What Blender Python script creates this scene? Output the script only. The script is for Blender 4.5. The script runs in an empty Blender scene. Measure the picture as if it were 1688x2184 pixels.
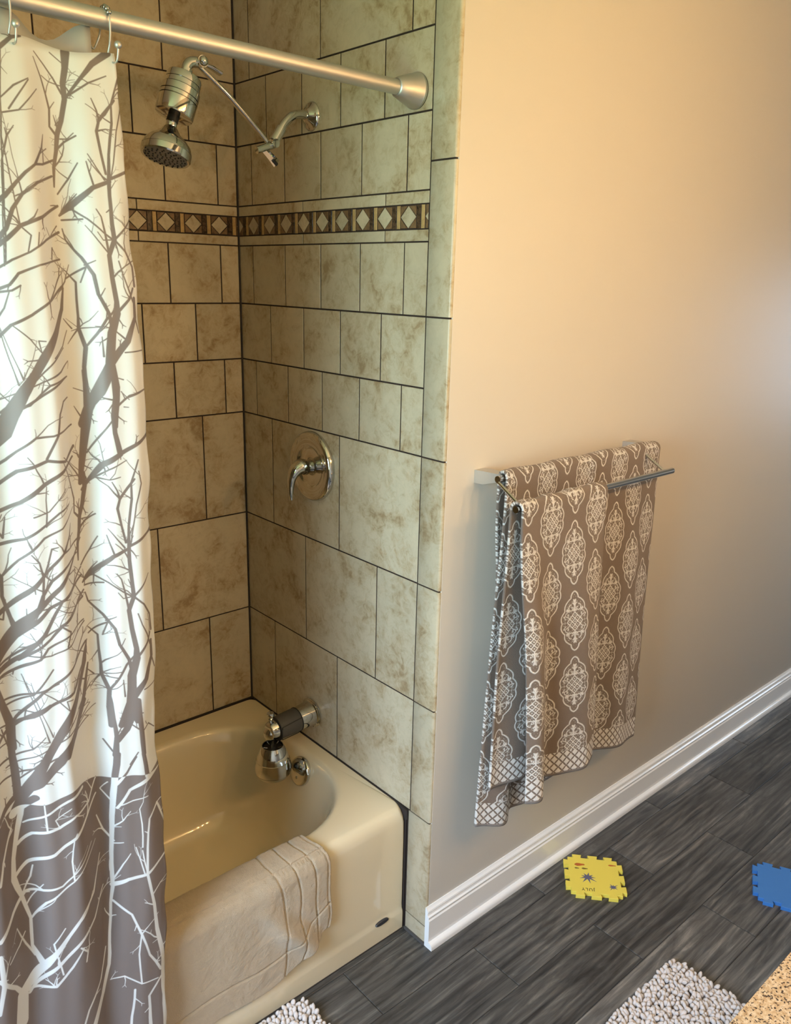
import bpy, bmesh, math, random
import numpy as np
from mathutils import Vector, Matrix, noise
from mathutils.geometry import tessellate_polygon
random.seed(7)
PI = math.pi
scene = bpy.context.scene
COL = scene.collection

# ------------------------------------------------------------------ camera
R0 = (0.75104663, -0.65985606, 0.02278012)
R1 = (-0.16643629, -0.22259999, -0.96059784)
R2 = (0.63892716, 0.71766233, -0.27700697)
cam_data = bpy.data.cameras.new('camera')
cam = bpy.data.objects.new('camera', cam_data); COL.objects.link(cam)
cam_data.sensor_fit = 'HORIZONTAL'; cam_data.sensor_width = 36.0
cam_data.lens = 36.0 * 1735.158 / 1688.0
cam_data.clip_start = 0.02
M = Matrix(((R0[0], -R1[0], -R2[0], -1.349612), (R0[1], -R1[1], -R2[1], -2.255318),
            (R0[2], -R1[2], -R2[2], 1.837781), (0, 0, 0, 1)))
cam.matrix_world = M
scene.camera = cam

# ------------------------------------------------------------------ world, exposure, lights
scene.view_settings.view_transform = 'Standard'
scene.view_settings.look = 'None'
scene.view_settings.gamma = 1.0
scene.view_settings.exposure = 0.13
scene.view_settings.use_curve_mapping = False
world = bpy.data.worlds.new('world'); scene.world = world
world.use_nodes = True
world.node_tree.nodes['Background'].inputs[0].default_value = (0.62, 0.75, 0.95, 1)
world.node_tree.nodes['Background'].inputs[1].default_value = 1.0

def area(name, loc, target, sx, sy, power, color, spread=180):
    l = bpy.data.lights.new(name, 'AREA'); l.shape = 'RECTANGLE'; l.size = sx; l.size_y = sy
    l.energy = power; l.color = color; l.spread = math.radians(spread)
    o = bpy.data.objects.new(name, l); COL.objects.link(o)
    o.location = loc
    d = Vector(target) - Vector(loc)
    o.rotation_euler = d.to_track_quat('-Z', 'Y').to_euler()
    return o
# daylight of the left window: blue-white from the sky going down, green from the lawn going up
area('window_sky_light', (-2.50, -1.62, 1.62), (0.2, -1.35, -0.15), 1.0, 1.25, 41, (0.60, 0.775, 1.0), 115)
area('window_lawn_light', (-2.50, -1.62, 1.50), (0.0, -0.75, 3.2), 1.0, 1.0, 11.0, (0.42, 0.80, 0.20), 120)
# second window far to the right of the room
area('far_window_light', (4.0, -1.9, 1.5), (1.2, -1.15, 0.6), 1.0, 1.1, 13, (0.60, 0.78, 1.0), 140)

# ------------------------------------------------------------------ helpers
def base_of(parent):
    return Vector(parent.location) if parent is not None else Vector((0, 0, 0))

def root_off(parent):
    """world location of a chain of unrotated parents"""
    v = Vector((0, 0, 0)); p = parent
    while p is not None:
        v += Vector(p.location); p = p.parent
    return v

def mk(name, verts, faces, mat=None, parent=None, smooth=False, uvs=None, auto=None, loc=None):
    """verts in world space; object origin at the parent's base (or loc)"""
    off = root_off(parent)
    l = Vector((0, 0, 0)) if loc is None else Vector(loc) - off
    o0 = off + l
    me = bpy.data.meshes.new(name)
    me.from_pydata([(v[0] - o0.x, v[1] - o0.y, v[2] - o0.z) for v in verts], [], faces)
    if uvs is not None:
        uvl = me.uv_layers.new(name='UVMap')
        idx = np.empty(len(me.loops), dtype=np.int32); me.loops.foreach_get('vertex_index', idx)
        uvl.data.foreach_set('uv', np.asarray(uvs, dtype=np.float32)[idx].ravel())
    if smooth:
        me.polygons.foreach_set('use_smooth', [True] * len(me.polygons))
    me.update()
    ob = bpy.data.objects.new(name, me); COL.objects.link(ob)
    ob.location = l
    if parent is not None: ob.parent = parent
    if mat is not None: me.materials.append(mat)
    if auto is not None: sharpen(me, auto)
    return ob

def sharpen(me, deg):
    me.polygons.foreach_set('use_smooth', [True] * len(me.polygons))
    bm = bmesh.new(); bm.from_mesh(me)
    bmesh.ops.recalc_face_normals(bm, faces=bm.faces)
    a = math.radians(deg)
    for e in bm.edges:
        if len(e.link_faces) == 2 and e.calc_face_angle(0) > a: e.smooth = False
    bm.to_mesh(me); bm.free()

def from_bm(name, bm, mat, parent=None, auto=35, loc=None):
    bmesh.ops.recalc_face_normals(bm, faces=bm.faces)
    vs = [tuple(v.co) for v in bm.verts]
    bm.verts.index_update()
    fs = [[v.index for v in f.verts] for f in bm.faces]
    bm.free()
    return mk(name, vs, fs, mat, parent, auto=auto, loc=loc)

def box_bm(lo, hi, bev=0.0, seg=2, bm=None):
    b = bmesh.new()
    bmesh.ops.create_cube(b, size=1.0)
    for v in b.verts:
        v.co = Vector([(lo[i] + hi[i]) / 2 + v.co[i] * (hi[i] - lo[i]) for i in range(3)])
    if bev > 0:
        bmesh.ops.bevel(b, geom=list(b.edges), offset=bev, segments=seg, profile=0.5, affect='EDGES')
    if bm is None: return b
    me = bpy.data.meshes.new('tmp'); b.to_mesh(me); b.free(); bm.from_mesh(me); bpy.data.meshes.remove(me)
    return bm

def box(name, lo, hi, mat, parent=None, bev=0.0, seg=2, loc=None):
    return from_bm(name, box_bm(lo, hi, bev, seg), mat, parent, auto=40, loc=loc)

def frame_from(d):
    d = Vector(d).normalized()
    a = Vector((0, 0, 1)) if abs(d.z) < 0.9 else Vector((0, 1, 0))
    u = d.cross(a).normalized(); w = d.cross(u).normalized()
    return u, w, d

def lathe_geo(profile, org, axis, seg=40):
    """profile: list of (radius, distance along axis)"""
    u, w, d = frame_from(axis); org = Vector(org)
    V = []; F = []
    for r, t in profile:
        for k in range(seg):
            a = 2 * PI * k / seg
            V.append(org + d * t + (u * math.cos(a) + w * math.sin(a)) * max(r, 1e-5))
    n = len(profile)
    for i in range(n - 1):
        for k in range(seg):
            k2 = (k + 1) % seg
            F.append((i * seg + k, i * seg + k2, (i + 1) * seg + k2, (i + 1) * seg + k))
    F.append(tuple(range(seg - 1, -1, -1))); F.append(tuple((n - 1) * seg + k for k in range(seg)))
    return V, F

def lathe(name, profile, org, axis, mat, parent=None, seg=40, auto=40, loc=None):
    V, F = lathe_geo(profile, org, axis, seg)
    return mk(name, V, F, mat, parent, auto=auto, loc=loc)

def smooth_path(pts, n=8):
    P = [Vector(p) for p in pts]
    if len(P) < 3: return P
    out = []
    for i in range(len(P) - 1):
        p0 = P[max(i - 1, 0)]; p1 = P[i]; p2 = P[i + 1]; p3 = P[min(i + 2, len(P) - 1)]
        for k in range(n):
            t = k / n
            out.append(0.5 * ((2 * p1) + (p2 - p0) * t + (2 * p0 - 5 * p1 + 4 * p2 - p3) * t * t + (3 * p1 - p0 - 3 * p2 + p3) * t ** 3))
    out.append(P[-1]); return out

def tube_geo(path, radii, seg=20, squash=1.0):
    V = []; F = []; n = len(path)
    up = None
    for i, p in enumerate(path):
        d = (path[min(i + 1, n - 1)] - path[max(i - 1, 0)]).normalized()
        if up is None:
            up, w, _ = frame_from(d)
        up = (up - d * up.dot(d)).normalized(); w = d.cross(up)
        r = radii[i] if hasattr(radii, '__len__') else radii
        for k in range(seg):
            a = 2 * PI * k / seg
            V.append(p + up * math.cos(a) * r + w * math.sin(a) * r * squash)
    for i in range(n - 1):
        for k in range(seg):
            k2 = (k + 1) % seg
            F.append((i * seg + k, i * seg + k2, (i + 1) * seg + k2, (i + 1) * seg + k))
    F.append(tuple(range(seg - 1, -1, -1))); F.append(tuple((n - 1) * seg + k for k in range(seg)))
    return V, F

def tube(name, pts, radii, mat, parent=None, seg=20, curve=True, squash=1.0, loc=None):
    if curve and len(pts) > 2:
        n = 8; path = smooth_path(pts, n)
        if hasattr(radii, '__len__'):
            rr = np.interp(np.linspace(0, len(pts) - 1, len(path)), range(len(pts)), radii)
        else: rr = radii
    else:
        path = [Vector(p) for p in pts]; rr = radii
    V, F = tube_geo(path, rr, seg, squash)
    return mk(name, V, F, mat, parent, auto=50, loc=loc)

def join_geo(*gs):
    V = []; F = []
    for v, f in gs:
        o = len(V); V += list(v); F += [tuple(i + o for i in q) for q in f]
    return V, F

def ball_geo(c, r, seg=16, sz=1.0):
    pr = [(r * math.sin(PI * i / 10), -r * sz * math.cos(PI * i / 10)) for i in range(11)]
    return lathe_geo(pr, c, (0, 0, 1), seg)

def tag(o, label=None, cat=None, group=None, kind=None):
    if label: o['label'] = label
    if cat: o['category'] = cat
    if group: o['group'] = group
    if kind: o['kind'] = kind
    return o

def thing(name, loc, label, cat, group=None):
    o = bpy.data.objects.new(name, None); COL.objects.link(o); o.location = loc
    o.empty_display_size = 0.05
    return tag(o, label, cat, group)

def struct(o): o['kind'] = 'structure'; return o

# ------------------------------------------------------------------ materials
def nt(name):
    m = bpy.data.materials.new(name); m.use_nodes = True
    t = m.node_tree; b = t.nodes['Principled BSDF']
    return m, t, b
def nd(t, typ, **kw):
    n = t.nodes.new(typ)
    for k, v in kw.items():
        if k in n.inputs: n.inputs[k].default_value = v
        else: setattr(n, k, v)
    return n
def plain(name, color, rough=0.5, metal=0.0, coat=0.0, spec=0.5, bump=0.0, bscale=300.0, sheen=0.0):
    m, t, b = nt(name)
    b.inputs['Base Color'].default_value = (*color, 1); b.inputs['Roughness'].default_value = rough
    b.inputs['Metallic'].default_value = metal; b.inputs['Coat Weight'].default_value = coat
    b.inputs['Specular IOR Level'].default_value = spec; b.inputs['Sheen Weight'].default_value = sheen
    if bump > 0:
        tc = nd(t, 'ShaderNodeTexCoord'); n = nd(t, 'ShaderNodeTexNoise', Scale=bscale, Detail=3.0)
        bp = nd(t, 'ShaderNodeBump', Strength=bump, Distance=0.002)
        t.links.new(tc.outputs['Object'], n.inputs['Vector']); t.links.new(n.outputs['Fac'], bp.inputs['Height'])
        t.links.new(bp.outputs['Normal'], b.inputs['Normal'])
    return m
def ramp(t, stops, src):
    r = t.nodes.new('ShaderNodeValToRGB'); el = r.color_ramp.elements
    while len(el) < len(stops): el.new(0.5)
    for e, (p, c) in zip(el, stops): e.position = p; e.color = (*c, 1)
    t.links.new(src, r.inputs['Fac']); return r

def tile_material(name, light, mid, dark, scale=9.0, rough=0.32):
    m, t, b = nt(name)
    g = nd(t, 'ShaderNodeNewGeometry'); oi = nd(t, 'ShaderNodeObjectInfo')
    ad = nd(t, 'ShaderNodeVectorMath', operation='MULTIPLY_ADD')
    t.links.new(oi.outputs['Random'], ad.inputs[0]); ad.inputs[1].default_value = (37.0, 53.0, 11.0)
    t.links.new(g.outputs['Position'], ad.inputs[2])
    n1 = nd(t, 'ShaderNodeTexNoise', Scale=scale, Detail=6.0, Roughness=0.62, Distortion=0.6)
    n2 = nd(t, 'ShaderNodeTexNoise', Scale=scale * 4.5, Detail=5.0, Roughness=0.7, Distortion=0.9)
    for n in (n1, n2): t.links.new(ad.outputs[0], n.inputs['Vector'])
    mx = nd(t, 'ShaderNodeMath', operation='MULTIPLY_ADD'); mx.inputs[1].default_value = 0.45
    t.links.new(n2.outputs['Fac'], mx.inputs[0])
    m2 = nd(t, 'ShaderNodeMath', operation='MULTIPLY'); m2.inputs[1].default_value = 0.62
    t.links.new(n1.outputs['Fac'], m2.inputs[0]); t.links.new(m2.outputs[0], mx.inputs[2])
    r = ramp(t, [(0.395, dark), (0.475, mid), (0.565, light), (0.68, tuple(min(1, c * 1.08) for c in light))], mx.outputs[0])
    hs = nd(t, 'ShaderNodeHueSaturation')
    mr = nd(t, 'ShaderNodeMapRange'); mr.inputs['To Min'].default_value = 0.93; mr.inputs['To Max'].default_value = 1.06
    t.links.new(oi.outputs['Random'], mr.inputs['Value']); t.links.new(mr.outputs[0], hs.inputs['Value'])
    t.links.new(r.outputs['Color'], hs.inputs['Color']); t.links.new(hs.outputs['Color'], b.inputs['Base Color'])
    b.inputs['Roughness'].default_value = rough; b.inputs['Specular IOR Level'].default_value = 0.4
    bp = nd(t, 'ShaderNodeBump', Strength=0.12, Distance=0.0015)
    t.links.new(n2.outputs['Fac'], bp.inputs['Height']); t.links.new(bp.outputs['Normal'], b.inputs['Normal'])
    return m

M_tile = tile_material('stone_look_tile', (0.53, 0.455, 0.325), (0.455, 0.365, 0.235), (0.33, 0.235, 0.130))
M_diamond = tile_material('mosaic_diamond_stone', (0.52, 0.44, 0.31), (0.46, 0.38, 0.26), (0.38, 0.30, 0.19), 22)
M_mosbrown = tile_material('mosaic_brown_stone', (0.20, 0.12, 0.06), (0.14, 0.08, 0.04), (0.08, 0.045, 0.025), 60)
M_mosdark = tile_material('mosaic_dark_glass', (0.10, 0.06, 0.035), (0.028, 0.018, 0.012), (0.012, 0.008, 0.006), 120, 0.2)
M_mostan = tile_material('mosaic_tan_stone', (0.48, 0.32, 0.14), (0.40, 0.26, 0.11), (0.30, 0.19, 0.08), 40)
M_grout = plain('dark_brown_grout', (0.030, 0.017, 0.012), 0.9)
M_caulk = plain('dark_caulk', (0.028, 0.020, 0.018), 0.7)
M_wall = plain('beige_semigloss_paint', (0.62, 0.565, 0.49), 0.44, spec=0.35, bump=0.05, bscale=90)
M_wall2 = plain('beige_matte_paint', (0.60, 0.53, 0.44), 0.6)
M_ceil = plain('white_ceiling_paint', (0.78, 0.76, 0.72), 0.8)
M_trim = plain('white_gloss_trim_paint', (0.88, 0.88, 0.88), 0.20, coat=0.4)
M_tub = plain('almond_enamel', (0.74, 0.65, 0.465), 0.12, coat=0.6)
M_chrome = plain('polished_chrome', (0.64, 0.63, 0.61), 0.06, 1.0)
M_nickel = plain('brushed_nickel', (0.58, 0.57, 0.55), 0.47, 1.0)
M_darkchrome = plain('smoked_chrome', (0.42, 0.40, 0.37), 0.12, 1.0)
M_black = plain('black_void_plastic', (0.006, 0.006, 0.007), 0.5)
M_strap = plain('charcoal_rubber_strap', (0.070, 0.064, 0.060), 0.55)
M_strap_edge = plain('dark_strap_binding', (0.018, 0.016, 0.016), 0.6)
M_red = plain('red_dot', (0.5, 0.03, 0.02), 0.4)
M_spray = plain('grey_spray_face', (0.20, 0.19, 0.17), 0.4)
M_matcol = plain('tan_terry_cotton', (0.54, 0.435, 0.31), 0.95, bump=1.3, bscale=650, sheen=0.25, spec=0.1)
M_liner = plain('frosted_vinyl_liner', (0.44, 0.44, 0.41), 0.35)
M_pile = plain('cream_chenille', (0.69, 0.63, 0.60), 0.9, sheen=0.3, spec=0.1, bump=0.5, bscale=900)
M_rugback = plain('grey_rug_backing', (0.32, 0.28, 0.26), 0.95)
M_yellow = plain('yellow_foam', (0.80, 0.66, 0.10), 0.6, bump=0.2, bscale=600)
M_blue = plain('blue_foam', (0.045, 0.20, 0.58), 0.6, bump=0.2, bscale=600)
M_slate = plain('slate_blue_print', (0.115, 0.115, 0.19), 0.6)
M_rust = plain('rust_red_print', (0.52, 0.13, 0.02), 0.6)
M_olive = plain('olive_print', (0.20, 0.14, 0.02), 0.6)
M_ink = plain('black_print', (0.03, 0.03, 0.02), 0.6)
M_cab = plain('white_cabinet_paint', (0.55, 0.50, 0.44), 0.4)
M_mirror = plain('mirror_silver', (0.85, 0.86, 0.85), 0.02, 1.0)
def emit(name, color, strength):
    m, t, b = nt(name)
    b.inputs['Base Color'].default_value = (*color, 1)
    b.inputs['Emission Color'].default_value = (*color, 1); b.inputs['Emission Strength'].default_value = strength
    return m

# wood-look porcelain planks
def plank_material():
    m, t, b = nt('grey_wood_look_porcelain')
    g = nd(t, 'ShaderNodeNewGeometry'); oi = nd(t, 'ShaderNodeObjectInfo')
    ad = nd(t, 'ShaderNodeVectorMath', operation='MULTIPLY_ADD')
    t.links.new(oi.outputs['Random'], ad.inputs[0]); ad.inputs[1].default_value = (41.0, 67.0, 5.0)
    t.links.new(g.outputs['Position'], ad.inputs[2])
    mp = nd(t, 'ShaderNodeMapping'); mp.inputs['Scale'].default_value = (2.4, 24.0, 1.0)
    t.links.new(ad.outputs[0], mp.inputs['Vector'])
    warp = nd(t, 'ShaderNodeTexNoise', Scale=0.9, Detail=2.0); t.links.new(mp.outputs[0], warp.inputs['Vector'])
    wm = nd(t, 'ShaderNodeMix', data_type='RGBA', blend_type='ADD'); wm.inputs['Factor'].default_value = 0.9
    t.links.new(mp.outputs[0], wm.inputs['A']); t.links.new(warp.outputs['Color'], wm.inputs['B'])
    n1 = nd(t, 'ShaderNodeTexNoise', Scale=1.1, Detail=9.0, Roughness=0.72, Distortion=1.3)
    t.links.new(wm.outputs['Result'], n1.inputs['Vector'])
    w = nd(t, 'ShaderNodeTexWave', Scale=0.55, Distortion=9.0, Detail=4.0, bands_direction='Y')
    w.inputs['Detail Scale'].default_value = 0.9; w.inputs['Detail Roughness'].default_value = 0.65
    t.links.new(wm.outputs['Result'], w.inputs['Vector'])
    mp2 = nd(t, 'ShaderNodeMapping'); mp2.inputs['Scale'].default_value = (9.0, 240.0, 1.0)
    t.links.new(ad.outputs[0], mp2.inputs['Vector'])
    n2 = nd(t, 'ShaderNodeTexNoise', Scale=1.0, Detail=4.0, Roughness=0.7); t.links.new(mp2.outputs[0], n2.inputs['Vector'])
    n3 = nd(t, 'ShaderNodeTexNoise', Scale=3.2, Detail=3.0); t.links.new(ad.outputs[0], n3.inputs['Vector'])
    def mul(a, k, c=None):
        x = nd(t, 'ShaderNodeMath', operation='MULTIPLY_ADD'); t.links.new(a, x.inputs[0]); x.inputs[1].default_value = k
        if c is not None: t.links.new(c, x.inputs[2])
        else: x.inputs[2].default_value = 0.0
        return x.outputs[0]
    f = mul(n1.outputs['Fac'], 0.60); f = mul(w.outputs['Fac'], 0.09, f); f = mul(n2.outputs['Fac'], 0.20, f); f = mul(n3.outputs['Fac'], 0.30, f)
    r = ramp(t, [(0.45, (0.026, 0.025, 0.025)), (0.57, (0.064, 0.062, 0.060)), (0.66, (0.110, 0.106, 0.100)), (0.79, (0.25, 0.235, 0.21))], f)
    hs = nd(t, 'ShaderNodeHueSaturation')
    mr = nd(t, 'ShaderNodeMapRange'); mr.inputs['To Min'].default_value = 0.80; mr.inputs['To Max'].default_value = 1.40
    t.links.new(oi.outputs['Random'], mr.inputs['Value']); t.links.new(mr.outputs[0], hs.inputs['Value'])
    t.links.new(r.outputs['Color'], hs.inputs['Color']); t.links.new(hs.outputs['Color'], b.inputs['Base Color'])
    b.inputs['Roughness'].default_value = 0.42; b.inputs['Specular IOR Level'].default_value = 0.45
    bp = nd(t, 'ShaderNodeBump', Strength=0.25, Distance=0.0012)
    t.links.new(f, bp.inputs['Height']); t.links.new(bp.outputs['Normal'], b.inputs['Normal'])
    return m
M_plank = plank_material()

def granite_material():
    m, t, b = nt('beige_speckled_granite')
    g = nd(t, 'ShaderNodeNewGeometry')
    n1 = nd(t, 'ShaderNodeTexNoise', Scale=120.0, Detail=6.0, Roughness=0.75)
    v = nd(t, 'ShaderNodeTexVoronoi', Scale=150.0); n2 = nd(t, 'ShaderNodeTexNoise', Scale=290.0, Detail=2.0)
    for n in (n1, v, n2): t.links.new(g.outputs['Position'], n.inputs['Vector'])
    r = ramp(t, [(0.34, (0.30, 0.17, 0.08)), (0.47, (0.48, 0.34, 0.20)), (0.62, (0.62, 0.50, 0.36))], n1.outputs['Fac'])
    r2 = ramp(t, [(0.385, (0, 0, 0)), (0.42, (1, 1, 1))], n2.outputs['Fac'])
    mx = nd(t, 'ShaderNodeMix', data_type='RGBA'); mx.inputs['A'].default_value = (0.05, 0.035, 0.03, 1)
    t.links.new(r2.outputs['Color'], mx.inputs['Factor']); t.links.new(r.outputs['Color'], mx.inputs['B'])
    t.links.new(mx.outputs['Result'], b.inputs['Base Color']); b.inputs['Roughness'].default_value = 0.15
    return m
M_granite = granite_material()

def image_material(name, arr, rough, trans=0.0, bump=0.0, bscale=400.0, sheen=0.0, spec=0.3, wrinkle=0.0):
    """arr: h x w x 3 LINEAR colour, computed in this script"""
    h, w, _ = arr.shape
    im = bpy.data.images.new(name + '_pattern', w, h, alpha=False, float_buffer=False)
    a = np.ones((h, w, 4), dtype=np.float32)
    s = np.clip(arr, 0, 1); a[:, :, :3] = np.where(s <= 0.0031308, s * 12.92, 1.055 * s ** (1 / 2.4) - 0.055)
    im.pixels.foreach_set(a.ravel()); im.update(); im.pack()
    m, t, b = nt(name)
    uv = nd(t, 'ShaderNodeUVMap'); ti = nd(t, 'ShaderNodeTexImage'); ti.image = im; ti.extension = 'EXTEND'
    t.links.new(uv.outputs[0], ti.inputs['Vector'])
    t.links.new(ti.outputs['Color'], b.inputs['Base Color'])
    b.inputs['Roughness'].default_value = rough; b.inputs['Specular IOR Level'].default_value = spec
    b.inputs['Sheen Weight'].default_value = sheen
    if bump > 0:
        tc = nd(t, 'ShaderNodeNewGeometry'); n = nd(t, 'ShaderNodeTexNoise', Scale=bscale, Detail=3.0)
        t.links.new(tc.outputs['Position'], n.inputs['Vector'])
        bp = nd(t, 'ShaderNodeBump', Strength=bump, Distance=0.003)
        bw = nd(t, 'ShaderNodeRGBToBW'); t.links.new(ti.outputs['Color'], bw.inputs[0])
        ad = nd(t, 'ShaderNodeMath', operation='MULTIPLY_ADD'); ad.inputs[1].default_value = wrinkle
        t.links.new(bw.outputs[0], ad.inputs[0]); t.links.new(n.outputs['Fac'], ad.inputs[2])
        t.links.new(ad.outputs[0], bp.inputs['Height']); t.links.new(bp.outputs['Normal'], b.inputs['Normal'])
    if trans > 0:
        tr = nd(t, 'ShaderNodeBsdfTranslucent'); t.links.new(ti.outputs['Color'], tr.inputs['Color'])
        ms = nd(t, 'ShaderNodeMixShader'); ms.inputs[0].default_value = trans
        out = t.nodes['Material Output']
        t.links.new(b.outputs[0], ms.inputs[1]); t.links.new(tr.outputs[0], ms.inputs[2]); t.links.new(ms.outputs[0], out.inputs['Surface'])
    return m

# ================================================================== THE SETTING
Z = dict(F=0.0, J0=0.0595, T=0.402, R9=0.745, R8=1.0822, R7=1.4152, R6=1.5825, R5=1.7505, R4=1.9185, B2=1.9462,
         B1=2.0007, R3=2.0292, R2=2.1935, R1=2.3604, RT=2.6960, J6=2.0891)
BN, ED = -0.8301, -0.9118
XL = -1.52                      # left end of the alcove
XE = 4.2; YR = -2.47; CEIL = 2.75; XW = -2.6

wall_back = struct(box('wall_back', (XL - .1, .0014, 0), (.11, .12, CEIL), M_grout))
wall_faucet = struct(box('wall_middle', (.0014, ED + .004, 0), (.11, .0014, CEIL), M_grout))
wall_right = struct(box('wall_right', (.0075, ED, 0), (XE + .1, ED + .11, CEIL), M_wall, bev=0.002))
# keep the tiled return and the painted wall apart behind the corner
wall_end = struct(box('wall_left', (XL - .12, -0.9118, 0), (XL, .12, CEIL), M_tile))
wall_left = struct(box('wall_front', (XW, YR - .1, 0), (XE + .1, YR, CEIL), M_wall2))
wl = []
WY0, WY1, WZ0, WZ1 = -2.15, -1.10, 0.95, 2.25
bm = box_bm((XW - .1, YR, 0), (XW, WY0, CEIL)); box_bm((XW - .1, WY1, 0), (XW, -.8, CEIL), bm=bm)
box_bm((XW - .1, WY0, 0), (XW, WY1, WZ0), bm=bm); box_bm((XW - .1, WY0, WZ1), (XW, WY1, CEIL), bm=bm)
box_bm((XW, ED, 0), (XL - .12, -.8, CEIL), bm=bm)
struct(from_bm('wall_window_side', bm, M_wall2))
bm = box_bm((XE, YR, 0), (XE + .1, ED, CEIL)); struct(from_bm('wall_far_right', bm, M_wall2))
struct(box('ceiling', (XW - .1, YR - .1, CEIL), (XE + .1, .12, CEIL + .08), M_ceil))
# window in the left side of the room
bm = box_bm((XW - .07, WY0, WZ0), (XW + .015, WY0 + .06, WZ1)); box_bm((XW - .07, WY1 - .06, WZ0), (XW + .015, WY1, WZ1), bm=bm)
box_bm((XW - .07, WY0, WZ0), (XW + .015, WY1, WZ0 + .06), bm=bm); box_bm((XW - .07, WY0, WZ1 - .06), (XW + .015, WY1, WZ1), bm=bm)
box_bm((XW - .05, WY0, (WZ0 + WZ1) / 2 - .02), (XW - .01, WY1, (WZ0 + WZ1) / 2 + .02), bm=bm)
struct(from_bm('window_1', bm, M_trim))

# ---- wall tiles
GAP = 0.0042
_tc = {}
def tile_mesh(w, h, d, bev=0.0007, name='tile'):
    """front face towards local +N (y=0 plane facing -y); width along x, height along z; origin at centre front"""
    key = (round(w, 4), round(h, 4), name)
    if key in _tc: return _tc[key]
    a, c = w / 2, h / 2; i = min(bev, a * .4, c * .4)
    V = [(-a + i, 0, -c + i), (a - i, 0, -c + i), (a - i, 0, c - i), (-a + i, 0, c - i),
         (-a, i, -c), (a, i, -c), (a, i, c), (-a, i, c), (-a, d, -c), (a, d, -c), (a, d, c), (-a, d, c)]
    F = [(0, 1, 2, 3)]
    for k in range(4):
        k2 = (k + 1) % 4
        F.append((k, 4 + k, 4 + k2, k2)); F.append((4 + k, 8 + k, 8 + k2, 4 + k2))
    me = bpy.data.meshes.new(name); me.from_pydata(V, [], F); me.update()
    _tc[key] = me
    return me
def put_piece(name, parent, wall, a0, a1, z0, z1, mat, d=0.008, gap=GAP, proud=0.0):
    w, h = (a1 - a0) - gap, (z1 - z0) - gap
    if w < 0.003 or h < 0.003: return None
    me = tile_mesh(w, h, d, name=name + mat.name[:6])
    if not me.materials: me.materials.append(mat)
    o = bpy.data.objects.new(name, me); COL.objects.link(o); o.parent = parent
    p = proud + random.uniform(-.00025, .00025)
    if wall == 'back':
        o.location = ((a0 + a1) / 2, -p, (z0 + z1) / 2)
    else:                              # faucet wall: local x -> world -y ; faces -x
        o.location = (-p, (a0 + a1) / 2, (z0 + z1) / 2); o.rotation_euler = (0, 0, -PI / 2)
    return o
rows_f = [('R1', 'RT', [-.0786, -.4150, -.7574]), ('R2', 'R1', [-.1612, -.3321, -.4987, -.6671]),
          ('R3', 'R2', [-.0785, -.2476, -.4155, -.5846, -.7512]), ('R5', 'R4', [-.0757, -.2457, -.4144, -.5818, -.7484]),
          ('R6', 'R5', [-.165, -.333, -.5007, -.6676]), ('R7', 'R6', [-.0797, -.2507, -.4192, -.5841, -.7495]),
          ('R8', 'R7', [-.1616, -.4985]), ('R9', 'R8', [-.3331, -.6687]), ('T', 'R9', [-.155, -.4918])]
for a, b_, js in rows_f:
    e = [0.0] + js + [BN]
    for p, q in zip(e, e[1:]): put_piece('tile', wall_faucet, 'f', q, p, Z[a], Z[b_], M_tile)
for a, b_ in (('J6', 2.4250), (2.4250, 'RT'), ('R5', 'J6'), ('R7', 'R5'), ('R8', 'R7'), ('R9', 'R8'), ('T', 'R9'), ('J0', 'T'), ('F', 'J0')):
    z0 = Z.get(a, a); z1 = Z.get(b_, b_)
    # bullnose: outer vertical edge well rounded towards the painted wall
    g = GAP / 2; y0, y1 = (BN - g if z1 > .41 else -.8256), ED + .001; V = []; F = []
    prof = [(0, y0)] + [(.0012 * (1 - math.cos(0)), y1 + .007)] + [(.007 - .007 * math.cos(t), y1 + .007 - .007 * math.sin(t)) for t in (PI / 8, PI / 4, 3 * PI / 8, PI / 2)] + [(.009, y1), (.009, y0)]
    prof[0] = (.0, y0 - .001); prof = [(.001, y0)] + prof
    n = len(prof)
    for zz in (z0 + g, z1 - g):
        for (x, y) in prof: V.append((x - .0008, y, zz))
    for i in range(n):
        j = (i + 1) % n; F.append((i, j, n + j, n + i))
    F.append(tuple(range(n))); F.append(tuple(range(2 * n - 1, n - 1, -1)))
    mk('bullnose_tile', V, F, M_tile, wall_faucet, auto=50, loc=(0, (y0 + y1) / 2, (z0 + z1) / 2))
def fill(js, step):
    js = list(js)
    while js[-1] - step > XL: js.append(js[-1] - step)
    return js
rows_b = [('R1', 'RT', [-.221], .335), ('R2', 'R1', [-.152, -.3165], .168), ('R3', 'R2', [-.066, -.2319], .168),
          ('R5', 'R4', [-.0641, -.2318], .168), ('R6', 'R5', [-.1539, -.3211], .168), ('R7', 'R6', [-.0633, -.2324], .168),
          ('R8', 'R7', [-.1469], .335), ('R9', 'R8', [-.315], .335), ('T', 'R9', [-.153], .335)]
for a, b_, js, st in rows_b:
    e = [0.0] + fill(js, st) + [XL]
    for p, q in zip(e, e[1:]): put_piece('tile', wall_back, 'back', q, p, Z[a], Z[b_], M_tile)
# border strips
for a, b_ in (('B1', 'R3'), ('R4', 'B2')):
    for p, q in ((0, -.333), (-.333, -.6765), (-.6765, BN)): put_piece('border_strip', wall_faucet, 'f', q, p, Z[a], Z[b_], M_tile, gap=.003)
    e = [0.0] + fill([-.3185], .335) + [XL]
    for p, q in zip(e, e[1:]): put_piece('border_strip', wall_back, 'back', q, p, Z[a], Z[b_], M_tile, gap=.003)
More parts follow.
